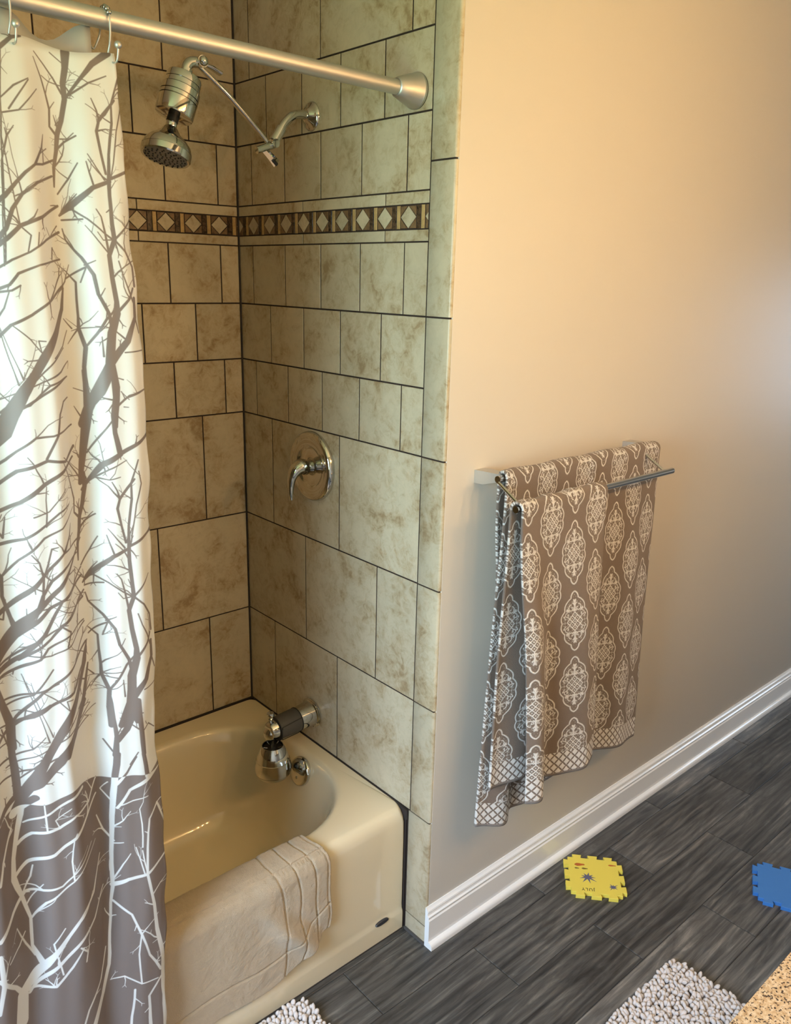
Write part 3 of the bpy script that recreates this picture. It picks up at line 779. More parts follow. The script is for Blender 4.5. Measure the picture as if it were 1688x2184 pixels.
TR_A="-786,2176,135 -788,2152,100 -793,2129,93 -792,2106,86 -800,2073,79 -808,2052,79 -812,2025,72 -818,2000,65 -820,1970,29|-790,2109,43 -767,2139,51 -745,2165,87 -717,2186,117|-788,2111,36 -754,2135,29 -723,2150,18|-796,2114,36 -808,2135,28 -821,2152,25 -836,2169,17|-793,2160,18 -810,2172,18|-796,2125,21 -816,2129,18 -827,2136,14|-808,2048,50 -820,2062,36 -818,2088,36 -828,2132,25 -838,2161,14|-807,2062,36 -812,2080,11|-811,2028,43 -798,2041,33 -780,2052,26|-804,2045,25 -793,2046,22 -783,2056,15|-816,2012,36 -840,2002,36 -855,2000,43 -888,1970,56 -908,1948,77 -922,1936,84|-855,2000,50 -839,2027,36 -834,2048,11|-884,1974,21 -886,1989,11|-838,2004,25 -837,2025,18|-843,2018,18 -830,2027,18|-823,1986,36 -855,1972,43 -881,1953,57 -899,1929,64 -911,1899,71 -925,1880,77|-881,1953,25 -884,1974,21|-817,1940,44 -852,1920,51 -890,1904,64 -910,1885,71 -926,1871,70|-880,1909,32 -867,1919,25 -860,1931,14|-890,1904,28 -892,1926,21|-887,1901,25 -875,1890,25 -882,1864,22|-819,1898,44 -849,1884,36 -879,1864,32 -908,1851,36 -930,1836,42|-866,1872,25 -862,1895,18|-822,1908,22 -839,1889,18 -847,1904,11|-836,1872,33 -839,1854,29|-822,1854,30 -866,1844,33 -901,1830,43 -915,1812,43 -934,1803,57|-822,1810,45 -856,1785,44 -887,1764,48 -919,1748,51 -944,1720,57|-856,1785,33 -827,1826,26 -825,1840,15|-918,1748,18 -894,1725,22 -878,1702,19|-878,1702,19 -881,1722,22 -870,1721,19|-821,1807,30 -829,1772,83 -849,1734,120 -876,1692,149 -910,1643,163 -936,1603,177 -947,1584,176|-834,1707,19 -853,1692,26 -878,1670,30 -903,1646,30|-822,1736,15 -835,1710,26 -857,1692,26|-832,1658,23 -871,1647,34 -906,1616,37 -922,1611,37|-826,1684,15 -846,1668,34 -887,1651,26|-918,1650,33 -922,1671,18|-911,1659,30 -916,1678,15|-936,1757,36 -925,1775,29 -916,1803,18|-900,1811,32 -913,1803,36 -931,1800,43|-703,2149,30 -719,2108,33 -721,2077,45 -731,2027,49 -735,1984,68 -736,1940,68 -735,1889,77 -746,1863,84 -744,1824,85 -740,1785,86 -741,1765,125 -753,1731,156 -760,1677,173 -752,1636,111 -762,1566,104|-760,1677,157 -781,1634,126 -799,1594,157 -808,1571,177|-734,1984,60 -763,1972,75 -792,1945,96 -802,1937,103 -815,1925,37|-735,1987,53 -701,2003,53 -684,2010,38|-742,1986,34 -754,2004,22 -766,2025,15|-761,1974,34 -766,1996,26 -769,2013,18|-739,1996,45 -744,2029,45 -748,2062,52 -742,2080,44 -745,2095,29 -752,2112,18|-742,2080,59 -724,2101,52 -713,2114,37|-731,1990,23 -714,2066,26 -701,2104,26 -704,2128,22|-811,1932,29 -794,1936,30 -775,1922,30 -753,1901,30 -737,1889,38|-812,1918,33 -781,1921,30|-811,1932,33 -797,1948,30 -786,1961,15|-815,1959,29 -796,1984,29 -781,2010,18|-746,1866,46 -750,1901,38 -754,1926,26 -761,1938,19|-737,1889,27 -754,1888,19 -762,1901,15|-735,1889,38 -714,1910,31 -700,1926,19|-734,1888,38 -718,1870,35 -706,1845,39 -705,1812,47|-812,1904,22 -808,1886,33 -787,1858,49 -773,1830,53 -769,1798,54 -755,1765,62 -752,1745,78|-782,1843,34 -814,1823,30|-784,1846,30 -769,1854,15|-791,1817,23 -782,1843,23|-814,1836,19 -798,1817,34 -799,1788,38 -799,1759,46 -800,1739,61 -792,1706,70 -797,1672,70 -798,1635,86 -799,1594,110|-792,1706,35 -760,1755,47 -744,1771,39|-800,1739,38 -822,1713,11|-812,1739,30 -827,1756,15|-799,1739,23 -768,1742,19|-741,1765,55 -717,1791,47 -709,1808,39|-757,1681,134 -727,1717,103 -709,1758,79 -708,1791,63|-709,1758,36 -701,1730,28|-733,1697,24 -698,1699,24|-769,1691,35 -769,1725,16|-752,1604,40 -732,1620,32 -694,1630,24|-733,1613,16 -746,1628,16|-740,1649,24 -751,1653,16|-768,1791,23 -758,1808,15|-711,1785,32 -731,1854,23|-886,2078,31 -851,2125,21|-897,2071,27 -871,2078,24 -838,2114,14|-896,2093,21 -875,2113,31 -851,2127,17|-888,2163,20 -899,2065,27 -905,1994,24 -908,1957,28|-896,2049,14 -894,2038,31 -882,2054,14|-894,2038,31 -906,2000,28 -910,1951,21|-890,2164,75 -870,2182,61 -856,2186,34"
TR_B="-963,1546,144 -942,1567,138 -930,1597,138 -912,1634,138 -895,1664,152|-959,1583,78 -944,1593,65 -933,1598,66|-926,1606,49 -888,1629,43 -857,1647,34 -832,1658,24|-967,1511,59 -931,1539,43 -903,1560,40 -874,1561,34 -832,1573,31|-889,1522,48 -866,1562,41 -859,1597,34 -848,1617,34 -836,1622,24|-971,1476,66 -935,1504,60 -888,1519,54 -856,1513,48 -832,1534,56|-977,1430,73 -936,1450,67 -898,1478,75 -863,1497,62 -837,1516,42|-984,1374,67 -937,1386,54 -903,1407,45 -880,1425,35 -858,1436,24|-903,1404,31 -895,1474,17|-976,1320,47 -950,1348,41 -909,1384,41 -877,1397,31 -847,1426,14|-988,1341,47 -977,1317,61 -980,1283,61 -972,1243,68 -968,1226,96|-1009,1170,225 -985,1198,185 -965,1225,152 -925,1263,105 -892,1291,77 -860,1326,50 -835,1363,18|-924,1266,49 -918,1313,42 -922,1342,28 -932,1357,21|-918,1313,35 -899,1363,31 -888,1365,17|-1012,1139,96 -962,1172,77 -928,1208,77 -892,1265,42 -865,1281,43 -840,1308,25|-969,1164,62 -918,1199,49 -897,1220,57 -867,1235,36 -839,1262,36|-900,1220,35 -883,1203,32 -892,1178,29|-1004,1090,35 -962,1099,42 -915,1111,32|-996,1081,35 -956,1097,35 -921,1140,32|-1014,1123,137 -1005,1084,145 -995,1043,154 -998,997,155|-989,1045,63 -961,1055,64 -932,1072,64 -890,1085,58 -860,1121,44 -843,1164,22|-915,965,125 -892,1002,118 -863,1059,103 -846,1117,37|-997,1246,34 -983,1240,31 -976,1276,24|-962,1172,28 -921,1167,25 -886,1177,32 -845,1202,29|-984,1303,27 -993,1274,27|-798,1665,83 -797,1628,97 -797,1598,140 -805,1562,154 -811,1531,154 -817,1500,120 -824,1464,85|-797,1598,112 -777,1627,105 -762,1660,119|-757,1659,98 -757,1619,92 -763,1586,85 -763,1554,86 -757,1515,108|-757,1515,86 -731,1528,73 -696,1546,59|-757,1514,94 -786,1496,107 -801,1476,78 -822,1451,50|-801,1473,32 -779,1468,25 -761,1472,18|-806,1518,35 -784,1550,32 -766,1576,28|-808,1580,35 -822,1604,14|-763,1592,35 -740,1615,29 -694,1629,18|-822,1511,28 -826,1520,17|-743,1600,21 -735,1599,14|-740,1615,21 -745,1628,14|-977,1409,27 -967,1388,40 -960,1424,20"
TR_D="-817,1045,52 -816,1032,52 -817,1001,58 -816,964,85 -820,924,111|-776,1031,145 -784,1002,138 -797,975,131 -815,955,111|-771,1029,112 -771,998,106 -770,965,106 -770,914,94|-836,958,26 -824,932,33|-768,962,27 -753,972,27 -739,957,20|-758,974,20 -760,981,13|-781,921,27 -797,898,27|-1010,1098,118 -997,1057,119 -1000,980,127 -1000,904,140|-1000,904,153 -967,924,167 -928,960,187 -897,994,138 -864,1048,108|-989,1040,54 -956,1063,55 -934,1073,55|-1033,967,42 -994,983,36 -969,994,30 -948,1014,18|-1012,1038,30 -1003,996,30|-1024,1043,35 -999,1042,36|-994,903,153 -1000,860,104 -1013,816,92 -1024,778,99 -1029,743,130 -1018,696,88 -1006,637,64 -1010,576,64 -998,538,110|-1045,868,102 -1001,901,104|-975,895,124 -996,876,123|-1020,839,43 -1046,796,49 -1058,758,49|-1012,803,74 -986,819,62 -943,824,57 -913,839,45 -879,840,39 -855,877,26|-997,843,37 -958,859,41 -924,875,51 -892,883,64|-1026,742,81 -998,759,75 -957,770,70 -918,793,64 -887,817,52 -859,843,33|-1013,699,56 -981,695,48 -950,698,42 -932,712,29 -884,757,16|-1004,636,45 -979,668,42 -930,701,32 -873,752,13|-1071,646,74 -1039,678,75 -1013,696,82|-991,749,25 -997,726,38 -1012,702,38|-1050,430,290 -1041,494,269 -1021,505,226 -993,532,143 -948,586,72 -918,624,53 -892,647,46 -865,711,20|-1026,481,77 -974,524,72 -930,562,60 -895,590,47 -864,635,20|-1034,489,64 -982,479,59 -950,512,46 -926,546,27|-1081,564,81 -1054,523,70 -1041,494,96|-1075,615,81 -1075,550,94 -1089,492,63|-932,549,33 -919,531,33 -924,510,30|-943,353,48 -928,388,48 -894,432,41 -874,493,27|-920,337,124 -891,392,104 -871,447,76 -862,522,55 -853,587,54 -846,626,68 -839,732,67 -832,815,86 -818,925,118|-836,730,34 -852,758,40 -863,796,23|-829,814,33 -849,849,20 -836,863,20|-846,629,102 -820,640,75 -785,642,62 -758,657,49 -736,667,42|-785,642,55 -780,703,45 -771,767,41 -750,792,34|-785,642,55 -776,562,70 -774,500,85 -763,416,108 -766,367,123 -768,228,148|-790,700,21 -785,646,28|-801,710,17 -790,645,28|-788,795,17 -786,760,27 -789,707,27|-849,592,48 -821,556,42 -807,504,49 -794,444,43 -771,390,58|-807,504,35 -815,456,32 -815,380,36|-772,371,43 -802,340,58 -804,254,87|-871,409,24 -846,411,32 -815,380,32 -779,372,29|-829,370,43 -842,281,50|-825,858,66 -804,882,46 -785,912,33|-826,806,47 -802,842,60 -763,858,88 -733,873,116|-771,916,80 -767,864,101|-823,811,27 -798,817,27 -770,819,17|-845,639,30 -826,677,27 -812,698,20|-822,726,17 -837,724,30|-750,792,41 -732,735,42|-964,880,19 -964,852,28 -964,824,28|-921,791,22 -929,746,29 -929,703,29|-968,502,33 -977,576,29 -955,604,26|-1060,587,25 -1035,598,38 -1020,615,25|-1036,638,19 -1022,590,38 -1007,554,45|-943,824,25 -949,842,19 -920,858,16"
def dec(s): return [[tuple((float(a) / 1000, float(b) / 1000, float(c) / 10000)) for a, b, c in (p.split(',') for p in l.split())] for l in s.split('|')]
LA_, LB_, LD_ = dec(TR_A), dec(TR_B), dec(TR_D)
BOUND = .885
def bound(x): return .878 + .010 * math.sin((x + .70) * 22) + .004 * math.sin(x * 61)
def ext(l):
    (a, b_) = l[-2:]
    if l[-1][0] < -.885 and a[0] > b_[0]:
        d = math.hypot(b_[0] - a[0], b_[1] - a[1]); l = l + [(b_[0] + (b_[0] - a[0]) / d * .11, b_[1] + (b_[1] - a[1]) / d * .11, b_[2] * .9)]
    return l
LA_ = [ext(l) for l in LA_]
for l in LA_: poly(l)
for k, l in enumerate(LA_):
    if k == 1: continue
    if k == 0: l = l[2:]
    if max(p[0] for p in l) > -.845 or l[0][1] < 1.75: poly([(x - .024, z - .648, w) for x, z, w in l], lo=(.990 if sum(q[0] for q in l) / len(l) > -.84 else BOUND - .02))
for l in LB_: poly(l, lo=BOUND - .05)
for l in LD_: poly(l)
_g = list(GROW); rng.shuffle(_g)
for (x, z, w, a) in _g[:170]:
    if x < -1.12: continue
    up = rng.choice((-1, 1)); a0 = PI / 2 - up * rng.uniform(.25, 1.15); L = rng.uniform(.022, .070); q = [(x, z, max(.0016, min(w * .65, .0036)))]
    for k in range(4):
        a0 += rng.uniform(-.30, .34); q.append((q[-1][0] + math.cos(a0) * L / 4, q[-1][1] + math.sin(a0) * L / 4, q[-1][2] * .80))
    TW[0] = .35; poly(q, lo=-9 if z < BOUND - .03 else BOUND - .02); TW[0] = .16
# the unseen part of the cloth carries on with the same print
for dx in (-.255, -.50):
    for l in LA_: poly([(x + dx, z + .02, w) for x, z, w in l], twigs=False)
    for l in LA_: poly([(x + dx - .05, z - .62, w) for x, z, w in l], twigs=False, lo=BOUND)
for l in LD_: poly([(x - .36, z, w) for x, z, w in l], twigs=False)
taupe = np.array((.215, .175, .160)); white = np.array((.755, .75, .74))
zz = (np.arange(IH) + .5) * RES; xx = PX0 + (np.arange(IW) + .5) * RES
bb_ = np.array([bound(x) for x in xx])
low = np.clip((bb_[None, :] - zz[:, None]) / RES + .5, 0, 1)
val = ink * (1 - low) + (1 - ink) * low                     # 1 = taupe
arr = white[None, None, :] * (1 - val[:, :, None]) + (taupe[None, None, :]) * val[:, :, None]
M_curtain = image_material('tree_print_polyester', arr, .42, trans=.16, spec=.35)

EDGE = [(0.03, -0.772), (0.232, -0.764), (0.338, -0.761), (0.457, -0.752), (0.571, -0.742), (0.66, -0.737), (0.748, -0.733), (0.814, -0.734), (0.889, -0.734), (0.974, -0.736), (1.052, -0.723),
        (1.169, -0.716), (1.227, -0.713), (1.341, -0.71), (1.432, -0.702), (1.522, -0.698), (1.601, -0.696), (1.687, -0.696), (1.771, -0.696), (1.852, -0.701), (1.915, -0.70),
        (1.977, -0.702), (2.053, -0.70), (2.127, -0.70), (2.2, -0.706)]
ez, ex = [e[0] for e in EDGE], [e[1] for e in EDGE]
def yc(z): return float(np.interp(z, [.05, .5, .9, 1.5, 2.2], [-.872, -.868, -.85, -.815, -.79]))
def fold(u, z):
    """u: distance from the free edge (m); sharpened pleats"""
    p = 2 * PI * (u - .010 * math.sin(z * 1.7)) / .152
    a = math.sin(p + .25) + .22 * math.sin(2 * p + 1.6)
    b = .07 * math.sin(2 * PI * u / .047 + z * 3.0)
    return a * .8 + b
def amp(z): return float(np.interp(z, [.05, .42, .6, 1.2, 1.9, 2.19], [.018, .016, .024, .028, .022, .0045]))
ns, nz_ = 230, 170; V = []; F = []; UV = []
for j in range(nz_ + 1):
    t = j / nz_; 
    for i in range(ns + 1):
        s = i / ns; u = s * .78
        ztop = 2.187 - .009 * (0.5 - 0.5 * math.cos(2 * PI * (u + .002) / .150))
        z = .055 + (ztop - .055) * t
        xe = float(np.interp(z, ez, ex)) - .002
        x = xe - u
        e = math.exp(-u / .006)
        y = yc(z) - amp(z) * fold(u, z) * (1 - .35 * math.exp(-u / .02)) + .004 * e * math.sin(z * 37)
        x += .0016 * e * math.sin(z * 52 + 1)
        V.append((x, y, z)); UV.append(((x - PX0) / (PX1 - PX0), z / PZ1))
for j in range(nz_):
    for i in range(ns): a = j * (ns + 1) + i; F.append((a, a + 1, a + ns + 2, a + ns + 1))
ct = mk('shower_curtain', V, F, M_curtain, smooth=True, uvs=UV)
tag(ct, 'white shower curtain printed with taupe bare branches and a taupe lower part', 'curtain')
sm = ct.modifiers.new('thick', 'SOLIDIFY'); sm.thickness = .0008

# ================================================================== BATH MAT OVER THE RIM
def mat_pt(x, s):
    """s: arc length from the inside hem over the rim to the outer hem (m)"""
    # section of the tub front: inside wall, lip, rim, rolled edge, apron
    sec = [(-.705, .245), (-.709, .29), (-.714, .335), (-.719, .37), (-.7245, .393), (-.735, .4055), (-.750, .4095), (-.775, .4105), (-.797, .4105), (-.8125, .4070), (-.8235, .398),
           (-.8290, .382), (-.8295, .34), (-.8290, .25), (-.8285, .15), (-.8285, .09), (-.8285, .03)]
    L = [0]
    for a, b_ in zip(sec, sec[1:]): L.append(L[-1] + math.hypot(b_[0] - a[0], b_[1] - a[1]))
    y = np.interp(s, L, [p[0] for p in sec]); z = np.interp(s, L, [p[1] for p in sec])
    y2 = np.interp(s + .001, L, [p[0] for p in sec]); z2 = np.interp(s + .001, L, [p[1] for p in sec])
    ty, tz = y2 - y, z2 - z; l = math.hypot(ty, tz); return y, z, tz / l, -ty / l      # outward normal (ny, nz): flips checked below
nu, nv = 300, 230; V = []; F = []
S_RIM = .165                          # arc length where the rim begins
for i in range(nu + 1):
    u = i / nu
    for j in range(nv + 1):
        v = j / nv
        # right edge drifts; the outer hem climbs towards the right corner, which is folded under
        x_r = -.2835 - .010 * math.sin(v * 6) - .004 * math.cos(v * 17)
        x = x_r - u * .80
        out_len = .270 - .080 * math.exp(-((x_r - x) / .095) ** 1.6) + .006 * math.sin(x * 23)
        total = S_RIM + .130 + out_len
        s = .02 + (total - .02) * v
        y, z, ny, nz = mat_pt(x, s)
        th = .0085
        h = th
        d_r = x_r - x
        hang = max(0.0, min(1.0, (s - .30) / .12))
        # soft lumps, a diagonal fold on the hanging corner, stitched grooves
        h += .0032 * noise.noise(Vector((x * 14, s * 14, 1.3))) + .0010 * noise.noise(Vector((x * 45, s * 45, 5))) + .0009 * noise.noise(Vector((x * 160, s * 160, 9)))
        q = (d_r - .045) - (total - s) * .55
        h += hang * (.020 * math.exp(-((q - .02) / .026) ** 2) - .004 * math.exp(-((q + .022) / .014) ** 2))
        for dd, ww in ((.012, .0016), (.050, .0019), (.098, .0019), (.148, .0019)):
            h -= .0048 * math.exp(-((d_r - dd) / ww) ** 2)
        for dd in (.082,):
            h -= .0048 * math.exp(-((total - s - dd) / .0024) ** 2)
        edge = min(d_r / .006, (total - s) / .006, (s - .02) / .006, 1.0)
        h *= max(.15, math.sqrt(max(edge, 0.0)))
        V.append((x, y - abs(ny) * h * (1 if s > .25 else -1) * (0 if False else 1), z + abs(nz) * h))
for i in range(nu):
    for j in range(nv): a = i * (nv + 1) + j; F.append((a, a + nv + 1, a + nv + 2, a + 1))
bmat = mk('bath_mat', V, F, M_matcol, smooth=True)
tag(bmat, 'tan terry bath mat draped over the front rim of the bathtub', 'bath mat')
sd = bmat.modifiers.new('thick', 'SOLIDIFY'); sd.thickness = .0035; sd.offset = -1

# ================================================================== TOWEL RAIL
BY, BZ_ = -1.000, 1.3775; FY, FZ = -1.085, 1.3270; X0, X1 = .093, .775
tr = thing('towel_rail', (.43, ED, 1.37), 'chrome double towel rail mounted on the beige wall', 'towel rail')
tube('rear_bar', [(X0, BY, BZ_), (X1, BY, BZ_)], .0088, M_chrome, tr, seg=28)
tube('front_bar', [(.0645, FY, FZ), (.7440, FY, FZ)], .0088, M_chrome, tr, seg=28)
for x in (.110, .752):
    # tapering wedge from a wall plate to the rear bar
    V = [(x - .004, ED - .0005, 1.3505), (x + .034, ED - .0005, 1.3505), (x + .034, ED - .0005, 1.3835), (x - .004, ED - .0005, 1.3835),
         (x - .004, ED - .030, 1.3520), (x + .030, ED - .034, 1.3540), (x + .030, ED - .034, 1.3865), (x - .004, ED - .030, 1.3850),
         (x + .000, BY + .002, 1.3690), (x + .022, BY + .002, 1.3690), (x + .022, BY + .002, 1.3860), (x + .000, BY + .002, 1.3860)]
    F = [(0, 3, 2, 1), (8, 9, 10, 11)]
    for a in (0, 4):
        for k in range(4): k2 = (k + 1) % 4; F.append((a + k, a + k2, a + 4 + k2, a + 4 + k))
    mk('wall_bracket', V, F, M_nickel, tr, auto=20)
for x in (.0870, .7060):
    tube('strut', [(x + .004, BY - .006, BZ_ - .006), (x, FY + .004, FZ + .004)], .0042, M_chrome, tr, seg=16)

# ================================================================== TOWELS
def towel_cell(res):
    """one 0.20 x 0.19 m repeat of the ogee medallion pattern, two medallions half a drop apart"""
    w, h = int(.20 / res), int(.19 / res)
    X, Y = np.meshgrid((np.arange(w) + .5) * res, (np.arange(h) + .5) * res)
    out = np.zeros((h, w), dtype=np.float32)
    def soft(d): return np.clip(.5 - d / (res * 1.6), 0, 1)
    def seg(U, V, a, b, r):
        dx, dy = b[0] - a[0], b[1] - a[1]; t = np.clip(((U - a[0]) * dx + (V - a[1]) * dy) / (dx * dx + dy * dy + 1e-12), 0, 1)
        return np.hypot(U - a[0] - t * dx, V - a[1] - t * dy) - r
    for cx, cy in ((.05, .0), (.05, .19), (.15, .095), (.25, 0), (.25, .19), (-.05, .095)):
        U = np.abs(X - cx); V = Y - cy; A = np.abs(V)
        # scalloped ogee outline
        ang = np.arctan2(A, U + 1e-9); rad = np.hypot(U / .0435, A / .0800)
        shape = 1.0 / (np.abs(np.cos(ang)) ** 1.0 + .0)
        rr = (U / .0505) ** 1.40 + (A / .0850) ** 1.60
        scal = .110 * (1 - np.abs(np.sin(np.clip(A / .0840, 0, 1) * PI * 2.5)))
        f = rr ** (1 / 1.45) - (1.0 - scal)
        gy, gx = np.gradient(f, res); d = f / (np.hypot(gx, gy) + 8.0)
        o = soft(np.abs(d) - .0013)
        ins = d < -.003
        g = np.zeros_like(out)
        W = .0016
        # central lattice of diamonds
        for (a, b) in (((0, .009), (.009, 0)), ((.009, 0), (.018, .009)), ((.009, 0), (.018, -.009)), ((0, .009), (.009, .018)), ((0, -.009), (.009, 0)), ((0, -.009), (.009, -.018)),
                       ((.009, .018), (.018, .009)), ((.009, -.018), (.018, -.009)), ((.009, .018), (0, .027)), ((.009, -.018), (0, -.027)), ((.018, .009), (.026, .0165)), ((.018, -.009), (.026, -.0165)),
                       ((.018, .009), (.027, 0)), ((.018, -.009), (.027, 0))):
            g = np.maximum(g, soft(seg(U, V, a, b, W)))
        for c, r in (((.038, .018), .0028), ((.038, -.018), .0028), ((.041, 0), .0022), ((.030, .034), .0030), ((.030, -.034), .0030), ((.0, .009), .0018), ((0, 0), .0026), ((.018, 0), .0022), ((.009, .009), .0020), ((.009, -.009), .0020), ((.034, 0), .0018), ((0, .018), .0022), ((0, -.018), .0022)):
            g = np.maximum(g, soft(np.hypot(U - c[0], V - c[1]) - r))
        for (cx2, cy2, r, w_) in ((.0135, .0405, .0085, .0015), (.0135, -.0405, .0085, .0015), (.028, .022, .0055, .0013), (.028, -.022, .0055, .0013)):
            dd = np.abs(np.hypot(U - cx2, V - cy2) - r) - w_
            dd = np.where((U < cx2 - .002) & (np.abs(V) > abs(cy2)), .01, dd)
            g = np.maximum(g, soft(dd))
            g = np.maximum(g, soft(np.hypot(U - cx2 + .0035, V - cy2) - .0024))
        for s in (-1, 1):
            for (a, b, r) in (((0, s * .030), (0, s * .060), .0026), ((0, s * .046), (.0060, s * .053), .0020), ((0, s * .052), (.0045, s * .062), .0016), ((0, s * .036), (.006, s * .031), .0018),
                              ((.021, s * .030), (.028, s * .038), .0020), ((.026, s * .030), (.021, s * .038), .0018), ((.033, s * .010), (.037, s * .014), .0014)):
                g = np.maximum(g, soft(seg(U, V, a, b, r)))
        hh = np.cos(2 * PI * U / .0150) * np.cos(2 * PI * (A + .003) / .0165)
        fil = (np.abs(hh - .30) < .15) & (d < -.0050) & ((U / .021 + A / .030) > 1.15)
        g = np.maximum(g, fil * .9)
        out = np.maximum(out, np.maximum(o, g * ins))
    return out
CELL_RES = .0006
CELL = towel_cell(CELL_RES)
def towel_image(width, length, hem=.072, border=.0085, phase=(0, 0)):
    """s across, t measured up from the hem"""
    res = .0007; w, h = int(width / res), int(length / res)
    S, T = np.meshgrid((np.arange(w) + .5) * res, (np.arange(h) + .5) * res)
    rs = np.random.RandomState(3)
    js = S + phase[0] + .00030 * rs.randn(h, w); jt = T + phase[1] + .00030 * rs.randn(h, w)
    ci = (js / CELL_RES).astype(int) % CELL.shape[1]; cj = (jt / CELL_RES).astype(int) % CELL.shape[0]
    m = CELL[cj, ci]
    # lattice band
    p = .0255
    a = (S + T) / p; b = (S - T) / p
    da = np.abs(a - np.round(a)) * p * .707; db = np.abs(b - np.round(b)) * p * .707
    wv = .0012 + .0011 * np.abs(np.sin(PI * (a + b))) ; wv2 = .0012 + .0011 * np.abs(np.sin(PI * (a - b)))
    lat = np.minimum(da - wv, db - wv)
    band = np.clip(lat / .0007 + .5, 0, 1)
    m = np.where((T < hem) & (T >= border), band, m)
    m = np.where(T < border, 0.12, m)
    taupe = np.array((.215, .160, .125)); cream = np.array((.84, .79, .75))
    return taupe[None, None] * (1 - m[:, :, None]) + cream[None, None] * m[:, :, None]
def towel_material(name, w, l, phase):
    return image_material(name, towel_image(w, l, phase=phase), .95, bump=.9, bscale=650.0, sheen=.25, spec=.1, wrinkle=.8)

def drape(name, label, cat, W, Lf, Lb, bar, xfun, yfun, backfun, mat, thick=.0065):
    """cloth hung over a bar. u across 0..1; arc length runs from the back hem over the bar to the front hem"""
    y0, z0, r = bar[0], bar[1], bar[2]
    nu, nv = 120, 190; V = []; F = []; UV = []
    arc = PI * r; total = Lb + arc + Lf
    for i in range(nu + 1):
        u = i / nu
        for j in range(nv + 1):
            s = total * j / nv
            if s < Lb:
                d = Lb - s; y = y0 + r; z = z0 - d; side = -1
                x, dy, dz = backfun(u, d); y += dy; z += dz
            elif s < Lb + arc:
                a = (s - Lb) / r; k = (1 - math.cos(a)) / 2
                xb, _, _ = backfun(u, 0.0); xf, dyf, _ = xfun(u, 0.0), 0, 0
                x = xb * (1 - k) + xf * k
                lump = .0022 * math.sin(u * 23) * math.sin(a)
                y = y0 + r * math.cos(a); z = z0 + (r + lump) * math.sin(a)
            else:
                d = s - Lb - arc; y = y0 - r; z = z0 - d
                x = xfun(u, d); dy, dz = yfun(u, d); y += dy; z += dz
            V.append((x, y, z)); UV.append((u, (total - s if s > Lb else abs(s - max(Lb - Lf, 0))) / IMG_L))
    for i in range(nu):
        for j in range(nv): a = i * (nv + 1) + j; F.append((a, a + nv + 1, a + nv + 2, a + 1))
    UV = [(a, min(max(b_, 0), 1)) for a, b_ in UV]
    o = mk(name, V, F, mat, smooth=True, uvs=UV)
    tag(o, label, cat, 'damask-print towels on the rail')
    sd = o.modifiers.new('thick', 'SOLIDIFY'); sd.thickness = thick; sd.offset = 0
    return o
def sm01(t): t = max(0.0, min(1.0, t)); return t * t * (3 - 2 * t)
IMG_L = 1.0
# rear towel: wide, bunched in folds at its left side
def ax_(u, d):
    k = sm01(d / .95)
    return .108 + u * .672 + (-.048 + u * .098) * k + .010 * k * math.sin(u * 9)
def ay_(u, d):
    k = sm01(d / .35); g = .35 + .65 * d
    y = -k * g * (.030 * math.exp(-((u - .10) / .055) ** 2) + .022 * math.exp(-((u - .27) / .05) ** 2) - .012 * math.exp(-((u - .185) / .03) ** 2)
                  + .010 * math.sin(u * 17 + .6) * (u > .3) + .012 * math.exp(-((u - .82) / .10) ** 2)) + .004 * k * math.sin(d * 6 + u * 4)
    y -= .006 * math.exp(-((u - .52) / .02) ** 2) * (1 - k)
    dz = -.045 * math.exp(-((u - .14) / .16) ** 2) * sm01(d / .9) - .050 * sm01((u - .62) / .38) * sm01(d / .9)
    return y, dz
def ab_(u, d): return .116 + u * .650 + (.03 - u * .01) * sm01(d / .3), .008 * sm01(d / .3) * math.sin(u * 14) + .012 * sm01(d / .2) * 1.0, 0.0
MA = towel_material('damask_terry', .85, IMG_L, (.055, .05))
drape('bath_towel', 'taupe and cream damask towel on the rear bar, wider and reaching lower', 'towel', .8, .925, .50, (BY, BZ_, .0165), ax_, ay_, ab_, MA)
# front towel: left half of the front bar
def bx_(u, d):
    k = sm01(d / .80)
    return .0720 + u * .3330 + (.062 + u * .018) * k
def by_(u, d):
    k = sm01(d / .40); g = .30 + .70 * d
    return -k * g * (.052 * math.exp(-((u - .10) / .13) ** 2) - .022 * math.exp(-((u - .36) / .10) ** 2) + .030 * math.exp(-((u - .72) / .15) ** 2) - .030 * math.exp(-((u - 1.02) / .07) ** 2)) - .003 * math.sin(d * 7) * k, 0.0
def bb2(u, d):
    k = sm01(d / .5)
    return .066 + u * .33 + (.010 + u * .03) * k, .012 * k + .010 * k * math.sin(u * 12 + 1), 0.0
MB = towel_material('damask_terry_small', .37, IMG_L, (.028, .103))
drape('hand_towel', 'taupe and cream damask towel on the front bar, covering its left half', 'towel', .36, .800, .775, (FY, FZ, .0155), bx_, by_, bb2, MB)

